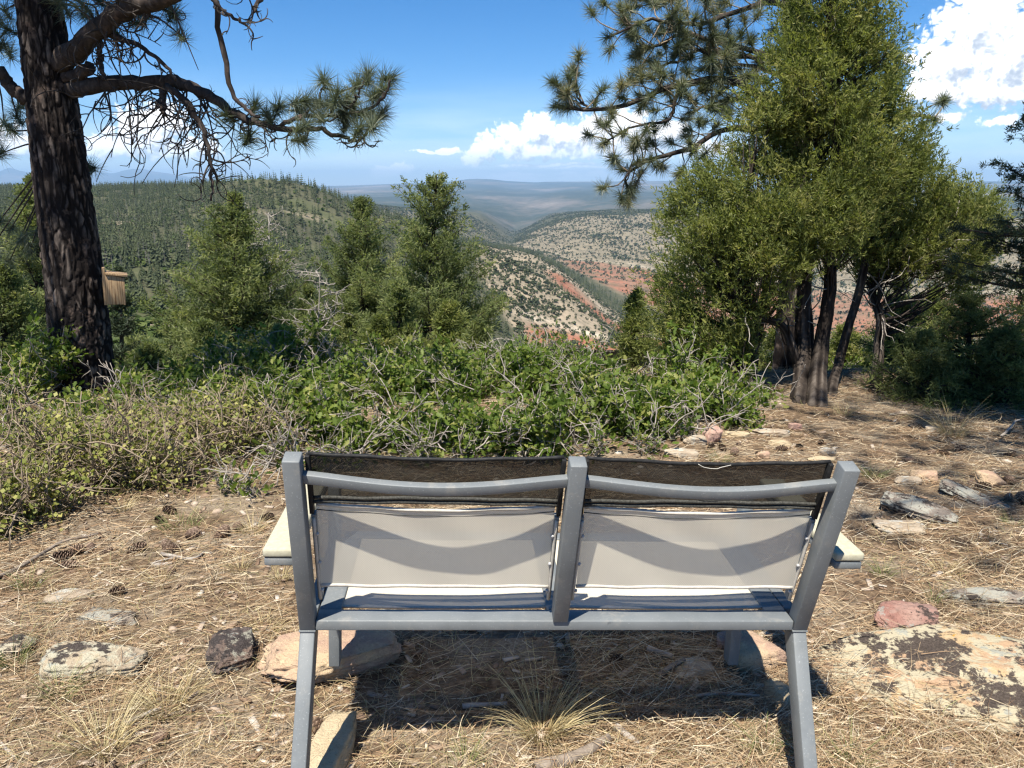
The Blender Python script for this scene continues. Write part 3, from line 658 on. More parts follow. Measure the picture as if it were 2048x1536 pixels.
bpart('seat_rail', box_np([-hw + .0185, 0, 0], [hw - .0185, .05, .025]))
bpart('seat_rail', box_np([-hw + .0185, .43, -.002], [hw - .0185, .47, .023]))
for x0 in (-hw + .0185, -.025, hw - .0685):
    bpart('side_rail', box_np([x0, .0525, .0005], [x0 + .05, .4275, .0245]))
for sgn in (-1, 1):
    bpart('side_rail', box_np([sgn * hw - .015, .0525 if 0 else .06, .001], [sgn * hw + .015, .385, .0235]))
# curved cross bars bow back between the posts
seats = [(-hw + .018, -.018), (.018, hw - .018)]
for (a, b) in seats:
    n = 25; t = np.linspace(0, 1, n); s = np.sin(np.pi * t) ** 1.15
    c = XX * (a + (b - a) * t)[:, None] + AA * (.408 - .007 * s)[:, None] + NN * (.022 - .026 * s)[:, None]
    V = np.stack([c + AA * .0115 + NN * .009, c + AA * .0115 - NN * .009, c - AA * .0115 - NN * .009, c - AA * .0115 + NN * .009], 1).reshape(-1, 3)
    i = np.arange(n - 1)[:, None] * 4; j = np.arange(4)[None]
    F = np.stack([i + j, i + (j + 1) % 4, i + 4 + (j + 1) % 4, i + 4 + j], -1).reshape(-1, 4)
    bpart('back_bar', (V, F), bev=.002)
def cloth(a, b, s0, s1, bow, off, inset=0.0, lean=0.0):
    nx, nz = 31, 13; tx = np.linspace(0, 1, nx)[None]; tz_ = np.linspace(0, 1, nz)[:, None]
    e = np.sin(np.pi * tx) ** 1.2; x = a + inset + (b - a - 2 * inset) * tx + 0 * tz_
    sv = s0 + (s1 - s0) * tz_ - .013 * e * tz_ + .0012 * np.sin(tx * 23 + tz_ * 3) + .0 * tx
    nv = off + .0012 * np.sin(tx * 17 + tz_ * 9) * np.sin(np.pi * tx) + lean * tz_ - bow * e * (.6 + .4 * tz_)
    V = XX * x[..., None] + AA * sv[..., None] + NN * nv[..., None]
    i = np.arange(nz - 1)[:, None] * nx; j = np.arange(nx - 1)[None]
    return V.reshape(-1, 3), np.stack([i + j, i + j + 1, i + nx + j + 1, i + nx + j], -1).reshape(-1, 4), V
for (a, b) in seats:
    V, F, Gd = cloth(a, b, .106, .317, .002, .033, .014, .020); mb = MB(); mb.add(V, F); o = mb.build('back_sling', M['sling'], BENCH, True)
    for row, rad in ((0, .0042), (-1, .0038)):
        h = MB(); h.add(*tube(Gd[row], rad, 6)); h.build('hem', M['hem'], o, True)
    h = MB(); h.add(*tube(Gd[-1] - AA * .014 - NN * .0012, .0012, 5)); h.build('seam', M['dark_hem'], o, True)
    V, F, Gd = cloth(a, b, .325, .447, -.004, .050, .006); mb = MB(); mb.add(V, F); o = mb.build('head_sling', M['dark_sling'], BENCH, True)
    h = MB(); h.add(*tube(Gd[-1], .0042, 6)); h.build('hem', M['black'], o, True)
    for off in (0, .011):
        h = MB(); h.add(*tube(Gd[0] + AA * off - NN * .001, .0042, 6)); h.build('hem', M['dark_hem'], o, True)
    # sling rails: dark channel above, pale keder below, with screws
    for x, sg in ((a, 1), (b, -1)):
        p = XX * (x + sg * .006)
        bpart('sling_channel', bar(p + NN * .039 + AA * .300, p + NN * .039 + AA * .446, .0045, NN, .016), M['black'], bev=.001)
        bpart('sling_channel', bar(p + XX * sg * .003 + NN * .039 + AA * .06, p + XX * sg * .003 + NN * .039 + AA * .298, .005, NN, .018), M['metal'], bev=.001)
        k_ = MB(); k_.add(*tube([p + XX * sg * .004 + NN * .036 + AA * q for q in np.linspace(.062, .292, 8)], .0038, 6)); k_.build('keder', M['hem'], BENCH, True)
        for s_ in (.09, .17, .25):
            h = MB(); h.add(*tube([p + XX * sg * .009 + NN * .037 + AA * s_, p + XX * sg * .009 + NN * .032 + AA * s_], [.0045, .003], 8)); h.build('screw', M['bolt'], BENCH, True)
    # seat sling
    nx, ny = 25, 17; tx = np.linspace(0, 1, nx)[None]; ty = np.linspace(0, 1, ny)[:, None]
    x0, x1 = a + .045 if a < -.1 else a + .006, b - .006 if b < .1 else b - .045
    x = x0 + (x1 - x0) * tx + 0 * ty; y = .074 + (.43 - .074) * ty + 0 * tx; z = .018 - .018 * np.sin(np.pi * tx) * np.sin(np.pi * ty * .9 + .2)
    V = np.stack([x, y, z + 0 * x], -1).reshape(-1, 3); i = np.arange(ny - 1)[:, None] * nx; j = np.arange(nx - 1)[None]
    mb = MB(); mb.add(V, np.stack([i + j, i + j + 1, i + nx + j + 1, i + nx + j], -1).reshape(-1, 4)); o = mb.build('seat_sling', M['seat_sling'], BENCH, True)
    h = MB(); h.add(*tube(V[:nx], .004, 6)); h.build('hem', M['hem'], o, True)
# thread hanging from the head sling of the second seat
h = MB(); h.add(*tube(resample([XX * q + AA * .447 + NN * .045 - AA * d for q, d in ((.255, -.002), (.27, .006), (.295, .009), (.305, .005), (.325, -.001))], 14) - NN * .014, .0008, 4)); h.build('loose_thread', M['hem'], BENCH)
for sg, x0, x1 in ((-1, -.664, -.592), (1, .630, .700)):
    arm = bpart('armrest', box_np([x0, 0.0, .178], [x1, .47, .2]), M['arm'], bev=.006)
    bpart('armrest_frame', box_np([x0 + .003, .003, .158], [x1 - .003, .467, .1765]), M['metal'], arm, .003)
    xi = -.591 if sg < 0 else .591
    bpart('arm_bracket', box_np([min(xi, sg * .61), .03, .150], [max(xi, sg * .61) if sg < 0 else .640, .055, .1745]), M['metal'], bev=.002)

# ------------------------------------------------------------------ rocks
def ico(sub):
    bm = bmesh.new(); bmesh.ops.create_icosphere(bm, subdivisions=sub, radius=1); bm.verts.ensure_lookup_table()
    V = np.array([v.co[:] for v in bm.verts]); F = np.array([[v.index for v in f.verts] for f in bm.faces]); bm.free(); return V, F
ICO = {k: ico(k) for k in (3, 4, 5, 6)}
def rock(name, label, mat, pos, size, rz=0.0, tilt=(0, 0), seed=0, sub=4, boxy=.75, rough=.085, cuts=9, sink=.3, layer=0.0, cat='rock', group=None):
    r = np.random.default_rng(seed + 500); D, F = ICO[sub]
    m = np.max(np.abs(D), axis=1, keepdims=True); p = D * (1 - boxy) + D / m * boxy * .86
    for _ in range(cuts):
        nrm = norm(r.normal(size=3) * [1, 1, .55]); off = r.uniform(.62, .92); dd = p @ nrm; p = p - np.maximum(0, dd - off)[:, None] * nrm[None] * .92
    p = p + D * (fbm(D * 1.6 + seed, 3, seed) * .09)[:, None] + D * (fbm(D * 6 + seed, 4, seed + 3) * rough)[:, None] + D * (fbm(D * 22 + seed, 3, seed + 7) * rough * .35)[:, None]
    crk = 1 - smooth(np.abs(fbm(D * 1.9 + seed * 1.3, 3, seed + 11)), 0, .10); led = fbm(np.stack([D[:, 0] * .8, D[:, 1] * .8, D[:, 2] * 7 + seed], -1), 3, seed + 13)
    p = p - D * (crk * .055)[:, None] + D * [1, 1, 0] * (np.round(led * 3) / 3 * .10)[:, None]
    p = p * (np.array(size) / 2)[None]
    if layer: p[:, :2] *= 1 + layer * np.sign(np.sin(p[:, 2:3] * 2 * np.pi / .02 + fbm(p * 20, 2, seed)[:, None])) * .5
    mb = MB(); mb.add(p, F); o = mb.build(name, mat, smooth=True)
    o.location = (pos[0], pos[1], pos[2] + size[2] * (.5 - sink)); o.rotation_euler = (tilt[0], tilt[1], rz)
    return tag(o, label, cat, group)
RM = {
 'slab': rock_mat('lichen_sandstone', (.48, .35, .20), (.42, .28, .18), .7, (.45, .40, .28), (.055, .044, .037), 0.2, 1.0, 3.0, .065),
 'cream': rock_mat('cream_sandstone', (.50, .41, .27), (.42, .33, .21), scale=1.2, seed=1.0),
 'pinkcream': rock_mat('pink_cream_sandstone', (.52, .39, .25), (.40, .27, .20), scale=1.0, seed=2.3),
 'pink': rock_mat('pink_sandstone', (.40, .25, .20), (.45, .33, .26), scale=1.0, seed=4.1),
 'pinkl': rock_mat('pink_lichen_sandstone', (.29, .155, .125), (.36, .235, .19), .3, (.31, .20, .165), (.05, .038, .033), 0, 1.3, 6.0, .06),
 'pale': rock_mat('pale_stone', (.44, .37, .28), (.35, .28, .205), .25, (.46, .44, .38), (.10, .085, .07), 0, 1.5, 5.0, -.06),
 'grey': rock_mat('grey_lichen_stone', (.30, .25, .20), (.22, .185, .155), .6, (.33, .32, .27), (.06, .05, .043), 0, 1.4, 7.0, .02),
 'dark': rock_mat('dark_lichen_stone', (.17, .125, .10), (.12, .095, .085), .3, (.28, .27, .22), (.04, .034, .032), .35, 1.6, 8.2, .07),
 'lich': rock_mat('lichen_crusted_stone', (.40, .33, .23), (.33, .27, .20), .45, (.43, .40, .30), (.048, .04, .035), 0, 1.8, 9.0, .05),
}
def rk(u, v, size, mat, label, rz=0, tilt=(0, 0), seed=0, **k):
    rock('rock', label, RM[mat], PG(u, v), size, rz, tilt, seed, **k)
q = PG(1880, 1372); rock('boulder_slab', 'large flat lichen-covered sandstone slab right of the bench', RM['slab'], (q[0] + .10, q[1] + .02, q[2]), (1.10, .58, .15), -.12, (.03, -.03), 3, 6, .55, .07, 9, .60, cat='rock')
q = PG(655, 1372); rock('rock', 'pink and cream wedge-shaped stone under the bench front leg, left side', RM['pinkcream'], (q[0] - .02, q[1] + .09, q[2]), (.46, .28, .12), .42, (.05, .06), 12, 5, .92, .03, 14, .22)
q = PG(1508, 1322); rock('rock', 'rounded pinkish tan stone under the bench front leg, right side', RM['pinkcream'], (q[0], q[1] + .02, q[2]), (.21, .17, .11), .2, (0, 0), 22, 4, .6, .05, 6, .36)
q = PG(668, 1500); rock('rock', 'oblong yellowish stone beside the bench rear leg', RM['cream'], (q[0] + .004, q[1] - .01, q[2]), (.115, .30, .085), -.16, (.04, 0), 31, 5, .85, .045, 5, .12)
rk(1815, 1262, (.25, .14, .13), 'pinkl', 'red stone with dark lichen behind the large slab', -.1, seed=41, sub=5)
rk(200, 1335, (.33, .16, .09), 'lich', 'long flat stone crusted with white and black lichen at left', .18, (.05, .05), seed=51, sub=5)
rk(462, 1325, (.16, .20, .11), 'dark', 'dark stone with a spot of orange lichen', .3, seed=55, sub=5)
rk(140, 1200, (.17, .09, .05), 'pale', 'small pale flat stone at the far left litter', .2, seed=61)
rk(225, 1240, (.26, .10, .035), 'grey', 'thin grey flat stone half buried at left', -.18, seed=62, sink=.45)
rk(30, 1300, (.14, .10, .05), 'lich', 'small lichen stone at the left picture edge', .1, seed=63)
rk(1838, 1030, (.36, .22, .09), 'grey', 'tilted grey-brown layered slab behind the armrest', -.5, (.0, .22), seed=71, sub=5, layer=.02)
rk(1950, 1000, (.36, .16, .05), 'grey', 'thin tilted slab leaning beside the pink boulder', -.55, (.0, .25), seed=72, sub=5, layer=.02)
rk(1982, 972, (.15, .12, .12), 'pinkcream', 'squarish pale pink boulder on the right', .2, seed=73)
rk(1850, 958, (.17, .10, .08), 'pinkcream', 'pink flat stone above the tilted slab', -.3, seed=74)
rk(1812, 965, (.16, .10, .05), 'pale', 'pale flat stone beside the pink flat stone', -.1, seed=75)
rk(1424, 884, (.12, .10, .16), 'pink', 'upright pink stone at the edge of the oak brush', .2, (.15, .25), seed=76)
rk(1388, 886, (.16, .09, .07), 'pale', 'pale block beside the upright pink stone', .1, seed=77)
rk(1362, 912, (.22, .09, .06), 'pale', 'long white stone behind the bench back', -.15, seed=78)
rk(1655, 908, (.13, .08, .05), 'pale', 'white stone above the bench corner post', 0, seed=79)
rk(1643, 922, (.18, .09, .04), 'cream', 'cream flat stone just below the white stone', 0, seed=80)
rk(1525, 915, (.08, .07, .06), 'pinkcream', 'small round tan stone behind the bench back', 0, seed=81)
rk(1540, 868, (.28, .12, .05), 'pale', 'wide flat pale stone near the juniper trunks', .05, seed=82)
rk(1475, 872, (.18, .08, .04), 'cream', 'low cream stone between pink stone and juniper', 0, seed=83)
rk(1590, 858, (.10, .07, .06), 'pink', 'small reddish stone near the juniper trunks', 0, seed=84)
rk(1560, 890, (.16, .08, .04), 'cream', 'low tan stone in front of the wide flat stone', 0, seed=85)
rk(1985, 1195, (.40, .13, .06), 'grey', 'long low weathered stone at the right picture edge', -.15, seed=86, sub=5, sink=.4)
rk(1800, 1055, (.30, .16, .04), 'pale', 'speckled flat stone half buried in needles', 0, seed=87, sink=.45)
rk(1865, 862, (.14, .08, .05), 'pale', 'pale stone in the shade by the dry grass clump', .1, seed=88)
rk(1690, 1115, (.14, .08, .03), 'pale', 'pale flat chip of stone beside the armrest end', .1, seed=89, sink=.4)
rk(1385, 1340, (.15, .11, .03), 'pale', 'flat grey stone in the shadow under the bench', .1, seed=90, sink=.4)
rk(1560, 1392, (.10, .12, .05), 'cream', 'tan stone beside the rear leg shadow', .3, seed=91, sink=.35)
rk(1465, 1292, (.12, .10, .06), 'pink', 'small red stone tucked behind the front leg', .3, seed=92, sink=.3)

# ------------------------------------------------------------------ litter of needles, grass, chips
def area_pts(n, seed, near=1.0):
    r = np.random.default_rng(seed); v = r.uniform(0, 1, n) ** near
    y = 1.45 + 5.6 * v; x = r.uniform(-.86, .98, n) * (y + .55); return x, y, r
x, y, r = area_pts(175000, 1, 1.55)
keep = 1.5 * fbm(np.stack([x, y], -1) * 1.5, 4, 77) + r.uniform(-.6, .6, len(x)) > -.30; x, y = x[keep], y[keep]; N = len(x)
z = ground_z(x, y) + .002 + r.exponential(.010, N); th = r.uniform(0, np.pi * 2, N) ; th = np.where(r.uniform(0, 1, N) < .45, r.normal(.35, .5, N), th)
d = np.stack([np.cos(th), np.sin(th), r.normal(0, .17, N)], -1); L = r.uniform(.04, .15, N)
bend = np.stack([-np.sin(th), np.cos(th), 0 * th], -1) * r.normal(0, .28, N)[:, None]
nm = MB(); V, Fq = curved(np.stack([x, y, z], -1), d, L, np.where(y < 2.6, .0019, .0026), bend, 2)
nm.add(V, Fq, np.repeat(np.clip(r.beta(2.2, 2.0, N), 0, 1), 6))
tag(nm.build('pine_needle_litter', M['needle_litter']), 'fallen brown and straw coloured pine needles over the ground', 'litter', kind='stuff')
# thin dry grass between
x, y, r = area_pts(26000, 2, 1.4); k = fbm(np.stack([x, y], -1) * 1.1 + 5, 3, 78) > .02; x, y = x[k], y[k]; N = len(x)
d = norm(np.stack([r.normal(0, .6, N), r.normal(0, .6, N), np.full(N, .7)], -1)); dm = MB()
V, Fq = curved(np.stack([x, y, ground_z(x, y)], -1), d, r.uniform(.03, .10, N), .0020, np.stack([r.normal(0, .5, N), r.normal(0, .5, N), -r.uniform(.1, .6, N)], -1), 3)
dm.add(V, Fq, np.repeat(r.uniform(0, 1, N), 8)); tag(dm.build('dry_grass', M['dry_grass']), 'thin straw blades of dry grass scattered over the litter', 'grass', kind='stuff')
# bark and wood chips
x, y, r = area_pts(9000, 3, 1.4); N = len(x); B, BF = box_np([-.5, -.5, -.12], [.5, .5, .12]); B = B * [.34, 1, .6]
th = r.uniform(0, 6.28, N); V, Fq = stamp(B, BF, np.stack([x, y, ground_z(x, y) + .004], -1), np.stack([np.cos(th), np.sin(th), r.normal(0, .12, N)], -1), np.minimum(.05, r.exponential(.013, N) + .006), np.stack([r.normal(0, .25, N), r.normal(0, .25, N), np.ones(N)], -1))
cm = MB(); cm.add(V, Fq, np.repeat(r.uniform(0, 1, N) ** 1.3, 8)); tag(cm.build('bark_debris', M['chips']), 'small chips of bark and grey wood in the litter', 'debris', kind='stuff')
# pebbles and dark bark flakes
x, y, r = area_pts(2600, 4, 1.3); N = len(x); Dp, Fp = ICO3 = ico(1); V, Fq = stamp(Dp * [.7, 1, .45], Fp, np.stack([x, y, ground_z(x, y) + .002], -1), np.stack([np.cos(x * 99), np.sin(x * 99), 0 * x], -1), np.minimum(.03, r.exponential(.006, N) + .003), np.stack([r.normal(0, .2, N), r.normal(0, .2, N), np.ones(N)], -1))
pm = MB(); pm.add(V, Fq, np.repeat(r.uniform(0, 1, N), len(Dp))); tag(pm.build('pebble_debris', M['chips']), 'small pebbles and crumbs of stone in the litter', 'pebbles', kind='stuff')
# grass tufts
def tuft(pos, h, n, spread, mat, label, seed, lean=(0, 0), group=None, green=.0):
    r = np.random.default_rng(seed); a = r.uniform(0, 6.28, n); q = np.sqrt(r.uniform(0, 1, n)) * spread * .35
    base = np.stack([pos[0] + q * np.cos(a), pos[1] + q * np.sin(a), np.full(n, pos[2] - .005)], -1)
    d = norm(np.stack([np.cos(a) * r.uniform(.05, .8, n) + lean[0], np.sin(a) * r.uniform(.05, .8, n) + lean[1], np.ones(n)], -1))
    V, Fq = curved(base - np.array(pos), d, h * r.uniform(.45, 1.1, n), .0024, np.stack([np.cos(a) * .35, np.sin(a) * .35, -r.uniform(.05, .5, n)], -1), 4)
    mb = MB(); mb.add(V, Fq, np.repeat(np.clip(r.uniform(0, .9, n) + green, 0, 1), 10)); o = mb.build('grass_tuft', mat); o.location = tuple(pos)
    return tag(o, label, 'grass tuft', group)
TU = [(1085, 1470, .21, 260, .12, 'dry_grass', 'big straw coloured grass tuft under the bench middle'),
 (205, 1500, .17, 170, .16, 'dry_grass', 'wide pale grass tuft at the bottom left corner'), (330, 1420, .13, 120, .15, 'dry_grass', 'pale grass tuft in front of the long lichen stone'),
 (370, 1385, .10, 70, .10, 'dry_grass', 'small pale grass tuft below the dark stone'), (120, 1395, .10, 70, .08, 'green_grass', 'small green grass tuft in front of the lichen stone'),
 (30, 1330, .12, 70, .08, 'green_grass', 'green grass tuft at the left picture edge'), (55, 1180, .10, 70, .10, 'green_grass', 'dull green grass tuft near the long stick'),
 (110, 1215, .08, 60, .12, 'dry_grass', 'yellow grass by the small pale stone'), (360, 1055, .09, 120, .22, 'green_grass', 'green grass patch below the twiggy bush'),
 (505, 1065, .12, 60, .10, 'dry_grass', 'straw grass tuft beside the left armrest'), (480, 1140, .10, 60, .08, 'dry_grass', 'dry grass tuft below the left armrest'),
 (560, 1160, .10, 60, .08, 'dry_grass', 'dry grass tuft next to the left post'), (530, 1260, .09, 70, .12, 'dry_grass', 'low dry grass left of the rear leg'),
 (1765, 1150, .09, 90, .10, 'green_grass', 'grey green grass tuft right of the armrest'), (1865, 1205, .12, 26, .05, 'green_grass', 'thin green grass sprout near the red stone'),
 (1700, 1530, .14, 50, .06, 'green_grass', 'green grass blades at the bottom right'), (1530, 1500, .10, 60, .08, 'green_grass', 'green grass sprig beside the right rear leg'),
 (1745, 955, .12, 90, .12, 'green_grass', 'green grass behind the right corner post'), (1440, 925, .09, 80, .16, 'green_grass', 'green grass behind the bench back'),
 (2030, 1050, .08, 70, .12, 'green_grass', 'green grass at the right picture edge'), (1905, 872, .30, 130, .18, 'dry_grass', 'tall dry grass clump in front of the young fir'),
 (1690, 830, .16, 70, .14, 'dry_grass', 'dry grass by the juniper trunk'), (1480, 1260, .08, 50, .2, 'dry_grass', 'dry grass under the right seat'), (1890, 1145, .08, 60, .12, 'dry_grass', 'low straw grass right of the bench'),
 (245, 1020, .12, 50, .1, 'dry_grass', 'straw grass under the left bush'), (320, 1165, .08, 40, .1, 'dry_grass', 'small straw tuft among the left pine cones'), (930, 1530, .09, 50, .1, 'green_grass', 'few green blades at the bottom middle')]
for k, (u, v, h, n, sp, mt, lb) in enumerate(TU): tuft(PG(u, v), h, n, sp, M[mt], lb, 900 + k)

# ------------------------------------------------------------------ pine cones
def cone_mesh(seed):
    r = np.random.default_rng(seed); mb = MB(); n = 70; k = np.arange(n); t = (k + .5) / n; th = k * 2.39996
    prof = np.sin(np.pi * np.clip(t * .86 + .10, 0, 1)) ** .8; Rr = .021 * prof; zz = -.036 + .075 * t
    c = np.stack([np.cos(th) * Rr * .45, np.sin(th) * Rr * .45, zz], -1); op = .85 - .75 * t
    d = norm(np.stack([np.cos(th), np.sin(th), .9 - op], -1)); up = np.stack([-np.cos(th) * .5, -np.sin(th) * .5, np.ones(n)], -1)
    T = np.array([[-.3, 0, 0], [.3, 0, 0], [.5, .75, .05], [.0, 1.05, .16], [-.5, .75, .05], [0, .8, -.1]]); TF3 = np.array([[0, 1, 5], [1, 2, 5], [2, 3, 5], [3, 4, 5], [4, 0, 5]])
    V, Fq = stamp(T, TF3, c, d, .018 * (.5 + .6 * prof) * r.uniform(.85, 1.15, n), up)
    col = np.tile(np.array([.1, .1, .55, .95, .55, .35]), n) * np.repeat(r.uniform(.75, 1.1, n), 6); mb.add(V, Fq, col)
    mb.add(*tube(np.array([[0, 0, -.038], [0, 0, -.01], [0, 0, .03]]), [.011, .013, .004], 7), rnd=.15)
    o = mb.build('pine_cone', M['cone']); me = o.data; bpy.data.objects.remove(o); return me
CM = [cone_mesh(s) for s in range(4)]
CO = [(145, 1112, 'stick'), (174, 1104, 'stick'), (208, 1113, 'stick'), (148, 1140, 'stick'), (120, 1120, 'stick'), (271, 1104, 'pine cone by the green grass left of the bench'), (349, 1104, 'pair'), (340, 1098, 'pair'), (397, 1084, 'open pine cone at the foot of the twiggy bush'), (448, 1068, 'row'), (466, 1064, 'row'), (356, 1150, 'pine cone lying alone in the middle of the left litter'), (237, 1188, 'pine cone pointing at the small pale flat stone'), (345, 1030, 'bush'), (542, 1035, 'pine cone beside the left post'), (320, 1045, 'bush'), (627, 1470, 'dark pine cone beside the oblong yellowish stone'), (322, 1480, 'dark open pine cone at the bottom left'),
 (1566, 905, 'mid'), (1598, 897, 'mid'), (1642, 888, 'mid'), (1531, 918, 'round'), (1512, 913, 'round'), (1443, 898, 'brush'), (1462, 907, 'brush'), (1425, 902, 'brush'), (1478, 893, 'brush'), (1854, 908, 'pine cone on the bare ground left of the dry grass clump'), (1898, 912, 'edge'), (1917, 897, 'edge'), (2009, 915, 'edge'), (2035, 928, 'edge'), (1831, 930, 'pine cone above the pink flat stone'), (1945, 974, 'boulder'), (1976, 978, 'boulder'), (2023, 962, 'boulder'), (2040, 975, 'boulder'), (2018, 1004, 'heap'), (2035, 1000, 'heap'), (2042, 1015, 'heap'), (1893, 1037, 'pine cone below the thin tilted slab'), (2030, 990, 'heap'), (1225, 1330, 'pine cone in the shadow under the right seat')]
CT = {'stick': 'brown pine cone in the cluster beside the long stick', 'pair': 'one of two touching pine cones left of the bench', 'row': 'pine cone in the row between bush and left armrest', 'bush': 'pine cone in the shade under the left twiggy bush', 'mid': 'pine cone on the bare ground behind the right seat back', 'round': 'pine cone touching the small round tan stone', 'brush': 'pine cone among twigs below the upright pink stone', 'edge': 'pine cone in the dappled shade at the far right', 'boulder': 'pine cone beside the squarish pink boulder', 'heap': 'pine cone in the dense heap at the right picture edge'}
cl_ = {}
for k, (u, v, c) in enumerate(CO):
    r = np.random.default_rng(1200 + k); p = PG(u + r.normal(0, 7), v + r.normal(0, 4)); sc_ = r.uniform(.58, .98)
    o = link('pine_cone', CM[k % 4], None, (p[0], p[1], p[2] + .017 * sc_)); o.scale = (sc_, sc_, sc_); o.rotation_euler = (r.uniform(1.1, 1.9), r.uniform(-.3, .3), r.uniform(0, 6.28))
    tag(o, c, 'pine cone', 'pine cones on the litter')
    if c in CT: cl_.setdefault(c, []).append((p[0] / p[1], o))
ORD = ['leftmost', 'second from left', 'third from left', 'fourth from left', 'fifth from left']
for c, lst in cl_.items():
    for q, (_, o) in enumerate(sorted(lst, key=lambda e: e[0])):
        pos = ORD[q] if q < len(lst) - 1 else 'rightmost'
        o['label'] = pos + ' ' + CT[c].replace('one of two touching pine cones left of the bench', 'of two touching pine cones left of the bench')

# ------------------------------------------------------------------ sticks and wood
M['stick'] = plain_mat('weathered_stick', (.12, .095, .075), (.30, .255, .21), 40, stretch=(1, 1, 1))
def stick(pts, rad, label, mat='stick', seed=0, n=7, name='stick', branch=None):
    q = [PG(u, v) + [0, 0, h] for (u, v, h) in pts]; c = resample(q, 16); c = c + np.stack([fbm(c * 9 + k, 2, seed + k) for k in range(3)], -1) * .012
    mb = MB(); mb.add(*tube(c, np.linspace(rad, rad * .55, 16), n, .25, seed))
    if branch: b = resample([PG(u, v) + [0, 0, h] for (u, v, h) in branch], 8); mb.add(*tube(b, np.linspace(rad * .6, rad * .3, 8), 6, .2, seed))
    return tag(mb.build(name, M[mat], smooth=True), label, 'stick')
stick([(-15, 1165, .012), (60, 1130, .015), (130, 1095, .03), (200, 1078, .02)], .009, 'long grey stick lying at the left edge of the litter', seed=1)
stick([(325, 1112, .006), (380, 1122, .01), (410, 1108, .012)], .008, 'forked pale stick left of the armrest', 'dead_wood', 2, branch=[(380, 1122, .01), (345, 1120, .008), (300, 1130, .006)])
stick([(305, 1130, .005), (345, 1128, .006)], .010, 'short pale stick among the left cones', 'dead_wood', 3)
stick([(1070, 1545, .015), (1150, 1528, .02), (1215, 1495, .025)], .020, 'thick broken branch at the bottom middle', 'stick', 4)
stick([(1300, 1305, .012), (1345, 1322, .014)], .012, 'grey splinter of wood in the shadow under the bench', 'dead_wood', 5)
stick([(1315, 1358, .008), (1340, 1345, .02), (1365, 1332, .02)], .010, 'bent stick in the shadow under the right seat', 'stick', 6)
stick([(1390, 1400, .01), (1440, 1396, .012), (1520, 1400, .008)], .006, 'thin stick along the shadow edge below the right seat', 'dead_wood', 7)
stick([(925, 1418, .008), (960, 1416, .012), (1015, 1414, .012)], .008, 'pale stick at the shadow edge left of the big grass tuft', 'dead_wood', 8)
stick([(1232, 1455, .006), (1262, 1480, .01), (1280, 1492, .006)], .011, 'pale flat wood chip right of the broken branch', 'dead_wood', 9)
stick([(535, 1335, .01), (545, 1310, .02)], .010, 'small grey wood stub beside the dark stone', 'dead_wood', 10)
stick([(240, 1455, .01), (290, 1440, .012), (325, 1425, .014)], .008, 'grey stick near the bottom left grass', 'dead_wood', 11)
stick([(1345, 1430, .006), (1400, 1455, .01), (1470, 1470, .006)], .005, 'thin twig below the bench shadow', 'stick', 12)
stick([(2000, 880, .02), (2030, 860, .06), (2055, 845, .03)], .008, 'curved dead twig by the young fir', 'dead_wood', 13)
stick([(30, 1520, .006), (-5, 1480, .008)], .006, 'thin pale twig at the bottom left corner', 'dead_wood', 14)

# ------------------------------------------------------------------ plants
def twig_walk(r, p, d, L, n, droop=0.0, curl=.5, up=0.0):
    pts = [np.array(p, float)]; d = norm(np.array(d, float))
    for k in range(n):
        d = norm(d + r.normal(0, curl, 3) * .5 + np.array([0, 0, up - droop])); pts.append(pts[-1] + d * L / n)
    return np.array(pts), d
OAK_T = np.array([[0, 0, 0], [.10, .12, .01], [.07, .24, .0], [.26, .34, .05], [.13, .46, .01], [.33, .62, .06], [.15, .72, .01], [.20, .90, .04], [0, 1.0, .0],
                  [-.20, .90, .04], [-.15, .72, .01], [-.33, .62, .06], [-.13, .46, .01], [-.26, .34, .05], [-.07, .24, .0], [-.10, .12, .01]])
OAK_F = np.array([[0, 1, 2, 15], [2, 4, 12, 14], [2, 3, 4, 4], [14, 12, 13, 13], [4, 6, 10, 12], [4, 5, 6, 6], [12, 10, 11, 11], [6, 7, 8, 10], [8, 9, 10, 10], [0, 2, 14, 15]])
OAK_F3 = np.array([[0, 1, 2], [0, 2, 14], [0, 14, 15], [2, 4, 12], [2, 12, 14], [2, 3, 4], [12, 13, 14], [4, 6, 10], [4, 10, 12], [4, 5, 6], [10, 11, 12], [6, 7, 8], [6, 8, 10], [8, 9, 10]])
